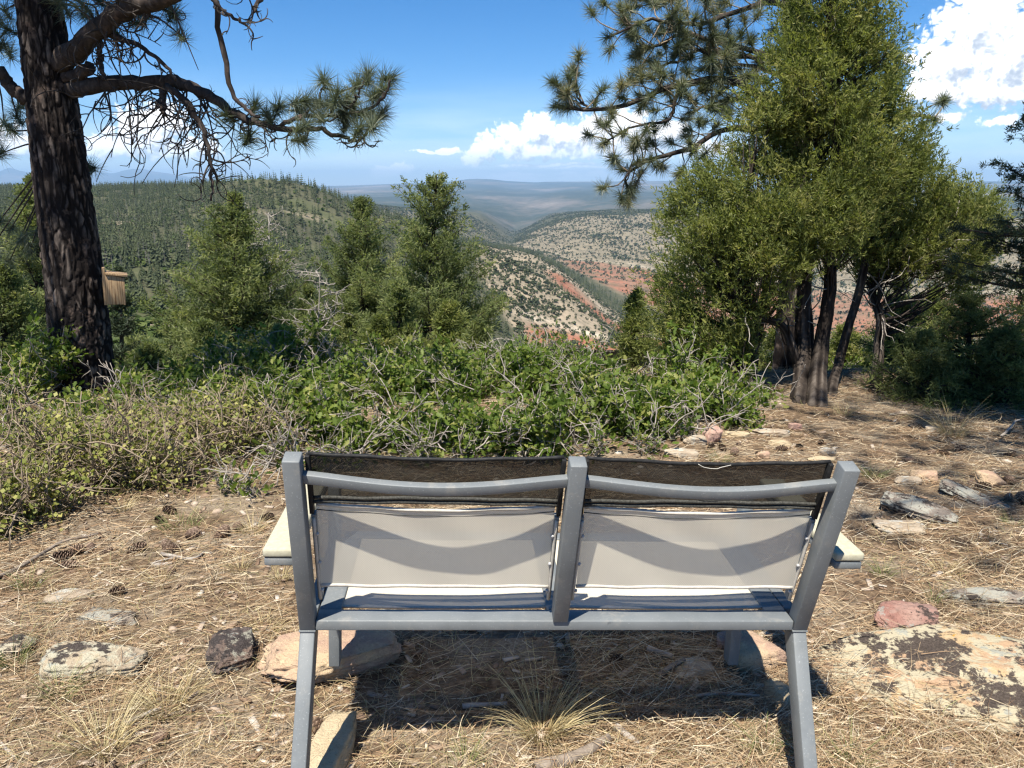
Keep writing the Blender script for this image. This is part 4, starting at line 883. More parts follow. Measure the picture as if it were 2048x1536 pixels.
def shrub(name, label, pos, rx, ry, h, n_stem, leaves, leaf_mat_, twig_mat, leaf_size, seed, kind='oak', bare=.0, cat='shrub', group=None):
    r = np.random.default_rng(seed); root = thing(name, label, cat, pos, group); st = MB(); an_p = []; an_d = []
    for s in range(n_stem):
        a = r.uniform(0, 6.28); e = np.sqrt(r.uniform(0, 1)); tgt = np.array([np.cos(a) * e * rx, np.sin(a) * e * ry, h * (r.uniform(.45, 1.0) if r.uniform() > .2 else r.uniform(1.1, 1.45)) * (1 - .35 * e * e)])
        p0 = np.array([np.cos(a) * e * rx * .35, np.sin(a) * e * ry * .35, -.04]); mid = (p0 + tgt) / 2 + r.normal(0, .06, 3) * h
        c = resample([p0, mid, tgt], 9); c[1:-1] += r.normal(0, .012, (7, 3)); rad = .0045 + .007 * h
        st.add(*tube(c, np.linspace(rad, rad * .4, 9), 5, .1, seed))
        for k in range(r.integers(7, 12)):
            t = r.integers(3, 9); d = norm(c[min(t, 8)] - c[t - 1] + r.normal(0, .9, 3) + np.array([0, 0, .25])); L = r.uniform(.10, .24) * (.6 + h * .5)
            tw, dd = twig_walk(r, c[t], d, L, 4, 0, .5, .08); st.add(*tube(tw, np.linspace(rad * .42, rad * .18, 5), 4))
            if r.uniform() < bare: 
                for _ in range(3):
                    q = tw[r.integers(1, 5)]; t2, _d = twig_walk(r, q, d + r.normal(0, .9, 3), L * .5, 3, 0, .5); st.add(*tube(t2, np.linspace(rad * .25, rad * .12, 4), 3))
                continue
            an_p.append(tw[-1]); an_d.append(dd); an_p.append(tw[2]); an_d.append(d); an_p.append(tw[3]); an_d.append(norm(r.normal(size=3))); an_p.append(c[t]); an_d.append(d)
    for k in range(int(3 + 14 * bare) if kind == 'oak' else 10):
        a = r.uniform(-2.9, .3) ; e = r.uniform(.45, 1.0); p0 = np.array([np.cos(a) * e * rx, np.sin(a) * e * ry, h * r.uniform(.35, .8)]); d0 = norm(np.array([r.normal(0, .8), r.normal(-.2, .5), r.uniform(.1, 1)])); c, dd = twig_walk(r, p0, d0, r.uniform(.16, .38), 6, 0, .55)
        st.add(*tube(c, np.linspace(.0042, .0022, 7), 5))
        for q in range(3):
            c2, _d = twig_walk(r, c[r.integers(2, 6)], dd + r.normal(0, .8, 3), r.uniform(.05, .14), 3, 0, .4); st.add(*tube(c2, np.linspace(.0028, .0014, 4), 4))
    st.build('stems', M[twig_mat], root, True)['kind'] = 'stuff'
    an_p = np.array(an_p); an_d = np.array(an_d); ids = r.integers(0, len(an_p), leaves)
    d = norm(an_d[ids] * .6 + r.normal(0, .75, (leaves, 3)) + [0, 0, .1]); pos_ = an_p[ids] + r.normal(0, .022 if kind == 'oak' else .03, (leaves, 3)) ; pos_[:, 2] = np.maximum(pos_[:, 2], .01)
    up = norm(r.normal(0, .55, (leaves, 3)) + [-.1, -.15, 1.0]); lm = MB(); tone = np.repeat(np.clip(np.repeat(r.normal(.5, .28, len(an_p))[ids][:, None], 1, 1).ravel() + r.normal(0, .14, leaves), 0, 1), 16 if kind == 'oak' else 4)
    sz = leaf_size * r.uniform(.5, 1.25, leaves)
    if kind == 'oak': lm.add(*stamp(OAK_T, OAK_F3, pos_, d, sz, up), rnd=tone)
    else: lm.add(*stamp(np.array([[0, 0, 0], [.38, .5, .06], [0, 1, 0], [-.38, .5, .06]]), np.array([[0, 1, 2, 3]]), pos_, d, sz, up), rnd=tone)
    o = lm.build('leaves', M[leaf_mat_], root); o['kind'] = 'stuff'
    return root
def shrub_at(u, v_top, y, wpx, label, leaves, seed, kind='oak', bare=.08, name='oak_shrub', lm='oak', tm_='twig_pale', ls=.045, stems=16, group='oak shrubs along the rim', cat='shrub'):
    t = P(u, v_top + ((seed * 37) % 53 - 26) * .7, y); g0 = float(ground_z(t[0], t[1])); h = t[2] - g0; sc = F_PX / (y * .97 + .3); rx = wpx / 2 / sc
    shrub(name, label, (t[0], t[1], g0), rx, rx * .8, h, stems, leaves, lm, tm_, ls, seed, kind, bare, cat, group)
S = [ # u, v_top, y, width px
 (600, 800, 4.35, 210, 'oak shrub just behind the left corner post of the bench', 900), (730, 805, 4.25, 240, 'oak shrub with forked pale twigs behind the left seat', 1150),
 (880, 815, 4.2, 240, 'low oak shrub behind the middle of the left seat', 1100), (1015, 825, 4.15, 220, 'low oak shrub behind the bench centre post', 1050),
 (1150, 790, 4.5, 260, 'oak shrub with many bare grey twigs behind the right seat', 900), (1275, 790, 4.6, 220, 'leafy oak shrub at the left end of the stony patch', 1200),
 (660, 735, 5.2, 240, 'bright green oak shrub in front of the dead sapling', 1300), (520, 775, 5.0, 220, 'oak shrub in front of the wide fir', 1000), (800, 725, 5.4, 260, 'tall oak shrub in front of the slender fir', 1400),
 (950, 735, 5.4, 260, 'oak shrub in front of the tallest fir', 1300), (1090, 722, 5.6, 240, 'oak shrub below the red cliff band', 1100), (1220, 720, 5.6, 250, 'oak shrub below the canyon mouth', 1200),
 (1370, 745, 5.2, 240, 'oak shrub beside the leaning juniper trunk', 1400), (1400, 705, 5.6, 190, 'oak shrub with spreading sprays by the juniper', 900), (1445, 800, 4.9, 170, 'low oak shrub over the upright pink stone', 650),
 (690, 672, 6.3, 230, 'dark shaded oak shrub behind the forked one', 1100), (1130, 682, 6.6, 170, 'small dark oak sprout on the rim under the red band', 450), (1040, 690, 6.6, 170, 'oak sprout on the rim under the tan spur', 500), (880, 690, 6.4, 240, 'oak shrub at the foot of the tallest fir', 900),
 (430, 750, 5.6, 200, 'oak shrub on the rim right of the pine trunk', 800), (330, 800, 4.6, 200, 'oak shrub in front of the pine trunk base', 450), (180, 790, 4.5, 200, 'oak shrub hiding the foot of the big pine', 600), (60, 850, 4.1, 200, 'oak sprigs above the twiggy bush at the left edge', 420),
 (560, 680, 6.1, 230, 'tall oak shrub between the wide fir and the dead sapling', 1000), (760, 668, 6.4, 220, 'dark oak shrub rising at the foot of the slender fir', 900), (960, 690, 6.2, 220, 'oak shrub right of the tallest tree foot', 800), (470, 700, 6.0, 200, 'oak shrub at the foot of the wide fir', 800),
 (25, 715, 5.1, 300, 'leafy shrub filling the gap left of the big pine', 1300), (-70, 740, 4.7, 240, 'shrub at the left picture edge behind the twiggy bush', 800), (275, 762, 5.2, 190, 'low oak shrub right beside the pine trunk', 650),
 (1500, 795, 5.6, 150, 'low oak shrub at the foot of the dark juniper trunk', 420), (1840, 720, 8.0, 260, 'sunlit shrub behind the second juniper trunk', 900), (1650, 730, 8.2, 240, 'sunlit shrub seen between the juniper trunks', 800)]
for k, (u, vt, y, wpx, lb, nl) in enumerate(S):
    shrub_at(u, vt, y, wpx, lb, int(nl * 2.2), 2000 + k, bare=.45 if 'bare' in lb or 'forked' in lb else .22)
for k, (u, v, h_) in enumerate([(615, 948, .16), (560, 930, .2), (690, 935, .14), (925, 922, .13), (1075, 915, .16), (1180, 910, .14), (1290, 902, .17), (1375, 880, .15), (480, 985, .14), (840, 925, .15)]):
    q = PG(u, v); shrub('oak_seedling', ['low oak seedling behind the left corner post', 'oak seedling at the edge of the left thicket', 'small oak seedling right of the left corner post', 'oak seedling left of the bench centre post', 'oak seedling just left behind the centre post', 'oak seedling just right behind the centre post', 'oak seedling left of the long white stone', 'oak seedling beside the upright pink stone', 'oak sprig on the litter left of the bench', 'oak seedling behind the middle of the left seat'][k], tuple(q), .13, .10, h_, 5, 90, 'oak', 'twig_pale', .042, 2300 + k, 'oak', .1, 'seedling', 'oak seedlings at the foot of the thicket')
B_ = [(60, 845, 3.35, 360, 'twiggy bush with tiny yellow-green leaves at the left edge'), (215, 815, 3.8, 360, 'brown twiggy bush below the big pine'), (380, 800, 4.0, 330, 'sparse twiggy bush in the middle of the left thicket'), (490, 830, 4.05, 240, 'twiggy bush beside the bench left post'), (-50, 930, 3.0, 280, 'yellow leaved bush cut by the left edge'), (300, 880, 3.6, 260, 'low dead looking brush in front of the thicket')]
for k, (u, vt, y, wpx, lb) in enumerate(B_):
    shrub_at(u, vt, y, wpx, lb, 2600 if k in (0, 4) else 1500, 2100 + k, 'small', .45, 'twiggy_bush', 'small_leaf', 'twig_brown', .025, 36, 'twiggy bushes in the left thicket')

# ------------------------------------------------------------------ conifers close by
def conifer(name, label, base, top, rad, n_br, leaf, bark, seed, trunk_r=.06, t0=.08, dens=1.0, ll=.075, lw=.013, prof=None, group=None, asc=.25, cat='tree', per=9, clump=.03, gap=0.0, asc2=.75, lvar=(.55, 1.2)):
    r = np.random.default_rng(seed); base = np.array(base, float); top = np.array(top, float); root = thing(name, label, cat, base, group)
    ax_ = top - base; H = np.linalg.norm(ax_); tr = resample([np.zeros(3), ax_ * .5 + r.normal(0, .02 * H, 3) * [1, 1, 0], ax_], 16)
    tb = MB(); tb.add(*tube(tr, np.linspace(trunk_r, trunk_r * .08, 16), 9, .15, seed)); tb.build('trunk', M[bark], root, True)
    s0_ = []; s1_ = []; bm_ = MB(); ap = []; ad = []; tone = []; prof = prof or (lambda t: (1 - t) ** .95 * .98 + .02)
    for k in range(n_br):
        lv = max(6, n_br // 8); t = t0 + (.985 - t0) * min(1, max(0, (math.floor(k / n_br * lv) + .5 + r.normal(0, .16)) / lv)); p = np.array([np.interp(t, np.linspace(0, 1, 16), tr[:, q]) for q in range(3)])
        if gap and vnoise(np.array([[k * .37, t * 9, seed]]))[0] < gap: continue
        L = rad * prof(t) * r.uniform(*lvar); a = k * 2.39996 + r.normal(0, .3); el = asc + asc2 * t ** 2 + r.normal(0, .15)
        d = np.array([np.cos(a) * math.cos(el), np.sin(a) * math.cos(el), math.sin(el)])
        c = resample([p, p + d * L * .5 - [0, 0, .03 * L], p + d * L + [0, 0, .10 * L]], 7); bm_.add(*tube(c, np.linspace(.010 + .008 * L, .003, 7), 4))
        tn = r.normal(.45, .2)
        ntw = max(5, int(L / .10)); s = np.linspace(.22, 1, ntw)
        for si in s:
            q = np.array([np.interp(si, np.linspace(0, 1, 7), c[:, m]) for m in range(3)])
            for sg in (-1, 1):
                side = np.cross(d, [0, 0, 1.0]); side /= max(np.linalg.norm(side), .01)
                td = norm(d * .7 + side * sg * r.uniform(.5, 1.1) + r.normal(0, .25, 3) + [0, 0, .12]); tl = (.30 * L * (1.08 - si) + .09 * min(1, .25 + L / .6)) * r.uniform(.6, 1.2)
                m = max(2, int(tl / .055)); f = (np.arange(m) + 1) / m; ap.append(q + td * tl * f[:, None]); ad.append(np.repeat(td[None], m, 0)); tone.append(np.full(m, tn + r.normal(0, .1) + .12 * (si - .6)))
                s0_.append(q); s1_.append(q + td * tl)
    bm_.add(*segs(np.array(s0_), np.array(s1_), .003, .0015, 3)); bm_.build('branches', M[bark], root)['kind'] = 'stuff'
    lt = np.linspace(.86, 1.0, 16); ap.append(np.stack([np.interp(lt, np.linspace(0, 1, 16), tr[:, q]) for q in range(3)], -1)); ad.append(np.tile([[0, 0, 1.6]], (16, 1)) + r.normal(0, .5, (16, 3))); tone.append(np.full(16, .6))
    ap = np.concatenate(ap); ad = np.concatenate(ad); tone = np.concatenate(tone); n = int(len(ap) * per * dens); ids = r.integers(0, len(ap), n)
    d = norm(ad[ids] * .55 + norm(r.normal(size=(n, 3))) * .85 + [0, 0, .15]); tt_ = np.clip(ap[ids][:, 2] / max(ax_[2], .1), 0, 1); kz = np.where(tt_ > .8, 1 - 2.6 * (tt_ - .8), 1); pos_ = ap[ids] + r.normal(0, clump, (n, 3)) * kz[:, None]
    lm = MB(); lm.add(*blades(pos_, d, ll * r.uniform(.6, 1.25, n) * kz, lw), rnd=np.repeat(np.clip(tone[ids] + r.normal(0, .12, n), 0, 1), 4))
    o = lm.build('crown', M[leaf], root); o['kind'] = 'stuff'; return root
def tree_at(name, label, top, vb, y, wpx, n_br, leaf, seed, **k):
    t = P(top[0], top[1], y); sc = F_PX / (y * .97 + .6); b = P(top[0] + k.pop('lean', 0), vb, y + .0); conifer(name, label, b, t, wpx / 2 / sc, n_br, leaf, 'juniper_bark', seed, **k)
rnd_prof = lambda t: np.clip(np.sin(np.pi * min(1, (t * .92 + .10))) ** .7, .05, 1) * (1 - .30 * t)
tree_at('fir_tree', 'wide bushy fir with pale green tips right of the pine trunk', (470, 392), 860, 11.0, 530, 128, 'fir', 3001, trunk_r=.10, t0=.12, ll=.085, lw=.016)
tree_at('fir_tree', 'slender fir standing left of the tallest fir', (724, 394), 860, 14.5, 450, 120, 'fir', 3002, trunk_r=.11, t0=.12, ll=.090, lw=.017)
tree_at('pinyon_tree', 'tallest middle pinyon tree with rounded top', (872, 352), 860, 12.5, 460, 128, 'fir', 3003, trunk_r=.11, t0=.10, ll=.09, lw=.017, prof=lambda t: .10 * np.exp(-((t - .86) / .07) ** 2) + .97 * (1 - t) ** .9 + .02, asc2=.55, lvar=(.55, 1.2))
tree_at('young_pinyon', 'yellowish young pinyon below the tallest tree', (800, 560), 800, 9.0, 200, 60, 'fir', 3004, trunk_r=.05, ll=.07, lw=.013)
tree_at('young_pinyon', 'small yellow-green pinyon at the left foot of the juniper', (1275, 580), 820, 8.2, 150, 60, 'juniper', 3005, trunk_r=.05, ll=.06, lw=.011)
tree_at('fir_tree', 'green fir partly hidden behind the big pine trunk', (66, 350), 860, 10.5, 400, 112, 'fir', 3006, trunk_r=.10, t0=.1, ll=.085, lw=.016)
tree_at('young_fir', 'dark young fir at the left edge behind the pine', (10, 520), 900, 7.0, 300, 90, 'fir', 3007, trunk_r=.06, ll=.06, lw=.011)
tree_at('young_fir', 'small fir peeping out behind the birdhouse', (238, 530), 860, 9.5, 110, 50, 'dark_fir', 3008, trunk_r=.05, ll=.065, lw=.012)
tree_at('young_pinyon', 'small pinyon between the two middle firs', (615, 560), 840, 12.0, 170, 60, 'fir', 3009, trunk_r=.06, ll=.08, lw=.015)
for k, (u, vt, y, wp, mt, lb) in enumerate([(405, 640, 8.0, 190, 'fir', 'low light green fir at the left foot of the wide fir'), (560, 655, 7.6, 190, 'fir', 'low light green fir at the right foot of the wide fir'), (700, 600, 9.5, 200, 'fir', 'bushy young fir below the slender fir'), (900, 600, 9.0, 200, 'juniper', 'bushy yellow-green pinyon at the right foot of the tallest tree'), (955, 640, 8.0, 150, 'fir', 'small fir right of the tallest tree'), (760, 630, 8.2, 160, 'juniper', 'low yellowish pinyon between slender fir and tallest tree'), (300, 690, 7.2, 150, 'fir', 'small light fir right of the pine trunk')]):
    tree_at('young_fir', lb, (u, vt), 830, y, wp, 60, mt, 3030 + k, trunk_r=.04, t0=.04, ll=.065, lw=.012, asc2=.5)
for k, (u, vt, y, wp, lb) in enumerate([(1560, 640, 8.6, 200, 'sunlit young pinyon seen left of the middle juniper trunks'), (1690, 650, 8.8, 200, 'sunlit young pinyon seen between the juniper trunks'), (1790, 590, 8.3, 220, 'bushy young pinyon right of the second juniper trunk'), (1870, 575, 9.0, 230, 'bushy young pinyon behind the low spreading fir')]):
    tree_at('young_pinyon', lb, (u, vt), 830, y, wp, 56, 'juniper', 3050 + k, trunk_r=.04, t0=.04, ll=.065, lw=.012, asc2=.5)
# firs on the right side
conifer('dark_fir', 'dark fir reaching in from the right picture edge', (3.60, 4.75, -.3), (3.54, 4.75, 2.9), 1.08, 90, 'dark_fir', 'juniper_bark', 3010, .06, .30, 1.0, .032, .006, None, None, .05, per=42, clump=.010)
tree_at('young_fir', 'low spreading young fir beside the dry grass clump', (1935, 590), 880, 5.9, 430, 75, 'fir', 3011, trunk_r=.05, t0=.05, ll=.042, lw=.008, asc=.0, per=13, clump=.016)
tree_at('young_fir', 'full yellow-green young fir touching the dry grass clump', (1850, 668), 870, 5.7, 300, 64, 'fir', 3060, trunk_r=.04, t0=.03, ll=.045, lw=.009, asc=.0, per=16, clump=.018)
tree_at('young_fir', 'full young fir at the lower right edge', (2010, 660), 880, 5.6, 330, 64, 'fir', 3061, trunk_r=.04, t0=.03, ll=.045, lw=.009, asc=.0, per=16, clump=.018)
tree_at('young_fir', 'yellow-green young fir behind the second juniper', (1800, 560), 850, 7.6, 300, 70, 'fir', 3012, trunk_r=.05, t0=.06, ll=.05, lw=.009, asc=.05, per=10)
tree_at('young_fir', 'shaded young fir at the far right edge', (2075, 520), 880, 6.6, 380, 80, 'fir', 3013, trunk_r=.05, t0=.06, ll=.05, lw=.009, asc=.05, per=10)
# dead trees
def dead_tree(label, base, top, n, L, seed, mat='dead_wood', r0=.04):
    r = np.random.default_rng(seed); base = np.array(base); top = np.array(top); root = thing('dead_tree', label, 'dead tree', base); ax_ = top - base
    tr = resample([np.zeros(3), ax_ * .5 + r.normal(0, .06, 3), ax_], 14); mb = MB(); mb.add(*tube(tr, np.linspace(r0, r0 * .12, 14), 7, .2, seed)); mb.build('trunk', M[mat], root, True); bb = MB()
    for k in range(n):
        t = r.uniform(.25, 1); p = ax_ * t; a = r.uniform(0, 6.28); ln = L * (1.1 - t * .7) * r.uniform(.4, 1.1); c, d = twig_walk(r, p, [np.cos(a), np.sin(a), .25], ln, 7, -.02, .35); bb.add(*tube(c, np.linspace(r0 * .28, .003, 8), 4))
        for _ in range(6):
            q = r.integers(2, 8); c2, _d = twig_walk(r, c[q], d + r.normal(0, .8, 3), ln * .4, 4, 0, .5); bb.add(*tube(c2, np.linspace(.005, .002, 5), 3))
    bb.build('branches', M[mat], root)['kind'] = 'stuff'
dead_tree('bare grey dead tree behind the wide fir', P(545, 860, 15.5), P(537, 425, 15.5), 60, 1.3, 4001)
dead_tree('pale dead sapling between the wide and slender firs', P(648, 860, 9.5), P(640, 545, 9.5), 34, .8, 4002, r0=.025)
dead_tree('crooked dead stub between pine trunk and wide fir', P(325, 850, 8.5), P(342, 705, 8.5), 8, .4, 4003, 'twig_dark', .04)

# ------------------------------------------------------------------ junipers
def juniper(label, trunks, ell, nclump, seed, ydep):
    r = np.random.default_rng(seed); b0 = np.array(trunks[0][0][0]); root = thing('juniper_tree', label, 'tree', b0)
    axes = []
    for k, (pts, r0, r1) in enumerate([(a_, b_ * .78, c_) for a_, b_, c_ in trunks]):
        c = resample(pts, 26) - b0; c += np.stack([fbm(c * 2.5 + 5 * k, 3, seed + k + m) for m in range(3)], -1) * .03
        nside = 20; V, Fs = tube(c, np.linspace(r0, r1, 26), nside, .0)
        ang = np.tile(np.arange(nside) / nside * 6.283, 26); zz = np.repeat(np.arange(26), nside); rid = fbm(np.stack([np.cos(ang) * 3.2, np.sin(ang) * 3.2, zz * .12 + k], -1), 3, seed + k)
        cen = np.repeat(c, nside, 0); V[:26 * nside] = cen + (V[:26 * nside] - cen) * (1 + .38 * rid)[:, None]
        tb = MB(); tb.add(V, Fs, np.concatenate([rid * .5 + .5, [.5, .5]])); tb.build('trunk', M['juniper_bark'], root, True); axes.append(c)
    axp = np.concatenate(axes); cs = []; wv = np.array([e[3] * e[4] * e[5] for e in ell]); ids = r.choice(len(ell), nclump * 3, p=wv / wv.sum())
    E_ = np.array(ell, float); d = norm(r.normal(size=(nclump * 3, 3))); rad = r.uniform(.25, 1.0, nclump * 3) ** .45
    C = E_[ids, :3] - b0 + d * rad[:, None] * E_[ids, 3:6]
    inside = np.zeros(len(C))
    for e in E_: inside = np.maximum(inside, 1 - np.linalg.norm((C + b0 - e[:3]) / e[3:6], axis=1))
    keep = (inside < .48) & (fbm(C * 2.6, 3, seed) > -.22); C = C[keep][:nclump]; n = len(C)
    br = MB(); out = []
    for k in range(n):
        D2 = np.linalg.norm((axp - C[k]) * [1, 1, 1.6] + [0, 0, .5], axis=1); p0 = axp[np.argmin(D2)]
        if k % 2 == 0:
            c = resample([p0, (p0 + C[k]) / 2 + r.normal(0, .05, 3) - [0, 0, .03], C[k]], 6); L = np.linalg.norm(C[k] - p0); br.add(*tube(c, np.linspace(.007 + .007 * L, .002, 6), 4))
        o_ = C[k] - p0; out.append(o_)
    br.build('branches', M['juniper_bark'], root)['kind'] = 'stuff'
    out = norm(norm(np.array(out)) + [0, 0, .55]); ns = 13; sp = np.repeat(C, ns, 0) + r.normal(0, .062, (n * ns, 3)); sd = norm(np.repeat(out, ns, 0) + r.normal(0, .55, (n * ns, 3)))
    tone = np.repeat(r.normal(.5, .26, n), ns) + r.normal(0, .1, n * ns); nl = 15; t = r.uniform(0, 1, (n * ns, nl)); SL = r.uniform(.07, .16, n * ns)
    lp = (sp[:, None] + sd[:, None] * (t * SL[:, None])[..., None]).reshape(-1, 3) + r.normal(0, .006, (n * ns * nl, 3)); ld = norm(np.repeat(sd, nl, 0) * .9 + r.normal(0, .5, (n * ns * nl, 3)))
    lm = MB(); lm.add(*blades(lp, ld, r.uniform(.022, .05, len(lp)), .0085), rnd=np.repeat(np.clip(np.repeat(tone, nl) + r.normal(0, .1, len(lp)), 0, 1), 4)); 
    o = lm.build('crown', M['juniper'], root); o['kind'] = 'stuff'
    # dead grey inner twigs
    dm_ = MB()
    for k in range(60):
        p = axp[r.integers(0, len(axp))]
        if p[2] < .45: continue
        c, _ = twig_walk(r, p, r.normal(size=3) * [1, 1, .4] + [0, -.4, .1], r.uniform(.2, .6), 6, .02, .6); dm_.add(*tube(c, np.linspace(.006, .002, 7), 4))
    if dm_.V: dm_.build('dead_twigs', M['dead_wood'], root)['kind'] = 'stuff'
    return root
def tr_px(pts): return [P(u, v, y) for (u, v, y) in pts]
def el_px(l, y0):
    o = []
    for (u, v, ru, rv, dy) in l:
        y = y0 + dy; c = P(u, v, y); sc = F_PX / (y * .97 + .25 * (1.4 - c[2])); o.append((*c, ru / sc, (ru + rv) / 2 / sc * .9, rv / sc))
    return o
Yj = 6.2
gj = lambda u, v: PG(u, v) - np.array([0, 0, .06])
trunks = [([gj(1600, 806), *tr_px([(1602, 720, 6.0), (1604, 620, 6.1), (1615, 500, 6.2), (1635, 380, 6.2), (1640, 250, 6.25)])], .085, .03),
          ([gj(1632, 812), *tr_px([(1640, 720, 5.9), (1652, 620, 5.95), (1661, 500, 6.1), (1668, 320, 6.2), (1662, 110, 6.2), (1668, -120, 6.2)])], .095, .012),
          ([gj(1488, 792), *tr_px([(1497, 730, 6.1), (1512, 660, 6.1), (1530, 590, 6.2), (1545, 480, 6.3)])], .10, .03),
          ([gj(1662, 806), *tr_px([(1676, 730, 6.2), (1695, 655, 6.3), (1719, 575, 6.4), (1740, 480, 6.5), (1760, 360, 6.5)])], .055, .02),
          ([*tr_px([(1598, 745, 6.0), (1585, 690, 5.95), (1565, 652, 5.95), (1535, 640, 5.9), (1490, 620, 5.9)])], .05, .02),
          ([*tr_px([(1612, 560, 6.2), (1560, 440, 6.0), (1500, 380, 5.9)])], .03, .012), ([*tr_px([(1625, 780, 6.15), (1618, 640, 6.3), (1590, 500, 6.5), (1570, 330, 6.5)])], .05, .02)]
ell = el_px([(1655, 30, 80, 140, 0), (1668, -80, 50, 110, 0), (1610, 190, 105, 110, -.1), (1700, 170, 95, 140, .1), (1560, 300, 110, 95, -.2), (1660, 320, 130, 110, -.1), (1500, 390, 115, 80, -.2), (1425, 470, 110, 95, -.2), (1540, 480, 130, 80, -.4), (1395, 560, 85, 85, -.1), (1430, 640, 95, 80, -.2), (1760, 330, 85, 120, .2), (1400, 690, 60, 60, -.1), (1500, 590, 85, 55, -.35), (1640, 440, 120, 75, -.3), (1735, 210, 60, 90, .2), (1400, 715, 75, 42, -.1), (1462, 700, 62, 52, -.15), (1340, 640, 50, 70, 0)], Yj)
juniper('big many-stemmed juniper filling the right side', trunks, ell, 1200, 5001, Yj)
trunks = [([gj(1750, 790), *tr_px([(1758, 700, 6.5), (1762, 640, 6.5), (1748, 575, 6.6), (1760, 500, 6.7), (1800, 420, 6.7)])], .062, .02), ([*tr_px([(1750, 580, 6.6), (1820, 530, 6.5), (1900, 480, 6.5)])], .03, .01)]
ell = el_px([(1815, 430, 110, 90, .2), (1895, 470, 85, 75, .2), (1850, 510, 120, 60, 0), (1760, 510, 90, 50, -.1), (1940, 440, 55, 60, .3), (1880, 560, 80, 40, .1)], 6.6)
juniper('second juniper with one dark trunk leaning over the ground', trunks, ell, 420, 5002, 6.6)

# ------------------------------------------------------------------ big pine on the left
def needles(tips, dirs, n, L, wd, r):
    N = len(tips); t = np.repeat(tips, n, 0); d = np.repeat(dirs, n, 0); k = N * n
    dd = norm(d * r.uniform(-.1, 1.1, k)[:, None] + norm(r.normal(size=(k, 3))) * .9); off = d * r.uniform(-.07, .02, k)[:, None]
    V, Fq = spikes(t + off, dd, L * r.uniform(.75, 1.1, k), wd); tone = np.repeat(np.clip(np.repeat(r.normal(.42, .18, N), n) + r.normal(0, .1, k), 0, 1), 3); return V, Fq, tone
def bark_trunk(path, radii, n, rows, seed, depth=.010):
    c = resample(path, rows); rad = np.interp(np.linspace(0, 1, rows), np.linspace(0, 1, len(radii)), radii); V, Fs = tube(c, rad, n); m = rows * n
    th = np.tile(np.arange(n) / n * 2 * np.pi, rows); s = np.repeat(np.linspace(0, np.linalg.norm(np.diff(c, axis=0), axis=1).sum(), rows), n); R0 = rad.mean()
    q = np.stack([np.cos(th) * R0, np.sin(th) * R0, s * .17], -1) * 34; q = q + np.stack([fbm(q * .6 + k * 7, 3, seed + k) for k in range(3)], -1) * .75
    i = np.floor(q).astype(np.int64); d1 = np.full(m, 9.0); d2 = np.full(m, 9.0); cid = np.zeros(m)
    for dx in (-1, 0, 1):
        for dy in (-1, 0, 1):
            for dz in (-1, 0, 1):
                j = i + [dx, dy, dz]; f = np.stack([_h(j[:, 0], j[:, 1], j[:, 2], seed + k) for k in (1, 2, 3)], -1); dd = np.linalg.norm(j + f - q, axis=1); nw = dd < d1
                d2 = np.where(nw, d1, np.minimum(d2, dd)); cid = np.where(nw, _h(j[:, 0], j[:, 1], j[:, 2], seed + 9), cid); d1 = np.minimum(d1, dd)
    e = smooth(d2 - d1, 0, .30); fine = fbm(q * np.array([2.6, 2.6, 3.4]), 4, seed + 20, .62); fis = 1 - smooth(np.abs(fbm(np.stack([np.cos(th) * R0 * 14, np.sin(th) * R0 * 14, s * 1.5], -1), 3, seed + 31)), .0, .16); hgt = (e - .6) * depth * (.35 + 1.0 * cid) + fine * .0075 - fis * depth * 1.1; e = e * (1 - .75 * fis)
    cen = np.repeat(c, n, 0); V[:m] = V[:m] + norm(V[:m] - cen) * hgt[:, None]
    a = np.clip(.12 + .42 * e + .35 * (cid - .5) + .25 * fine, 0, 1); return V, Fs, np.concatenate([a, [.3, .3]])
YP = 5.4
gb = PG(172, 800); 
tp = [np.array([gb[0] - .0, YP, gb[2] - .15])] + tr_px([(172, 780, YP), (163, 690, YP), (152, 590, YP), (136, 450, YP), (116, 300, YP), (97, 150, YP), (77, 0, YP), (55, -190, YP), (35, -480, YP), (20, -900, YP)])
top_ = tp[-1]; tp += [top_ + [-.05, 0, 1.0], top_ + [-.05, 0, 2.2]]
PINE = thing('pine_tree', 'big dark-barked pine with drooping dead twigs at the left', 'tree', tuple(gb))
wpx = [130, 121, 111, 107, 104, 98, 89, 82, 80, 76, 70, 50, 20]; rad_ = [wq / 2 / (F_PX / (YP * .968 + .25 * (1.4 - q[2]))) for wq, q in zip(wpx, tp)]
V, Fs, a = bark_trunk(np.array(tp) - gb, rad_, 190, 640, 71); mb = MB(); mb.add(V, Fs, a); mb.build('trunk', M['pine_bark'], PINE, True)
rp = np.random.default_rng(72)
def limb(px, y0, y1, d0, d1, name='limb', n=24, sides=9, root=None, off=None, mat='pine_bark', wob=.25):
    ys = np.linspace(y0, y1, len(px)); c = resample([P(u, v, yy) for (u, v), yy in zip(px, ys)], n); sc = F_PX / (np.mean(ys) * .968 + .1)
    c[1:-1] += rp.normal(0, .006, (n - 2, 3)); mb = MB(); mb.add(*tube(c - off, np.linspace(d0 / 2 / sc, d1 / 2 / sc, n), sides, wob, 5)); mb.build(name, M[mat], root, True); return c
L1 = limb([(140, 182), (226, 165), (291, 168), (343, 163), (375, 172), (424, 194), (476, 230), (525, 250), (585, 258), (646, 256)], 5.35, 5.0, 33, 8, off=gb, root=PINE, n=40)
L1b = limb([(646, 256), (690, 276), (712, 283), (730, 272), (752, 246)], 5.0, 4.95, 9, 4, 'branch', off=gb, root=PINE)
L1c = limb([(560, 254), (606, 232), (678, 230), (739, 218), (767, 194), (780, 160)], 5.05, 4.9, 9, 4, 'branch', off=gb, root=PINE)
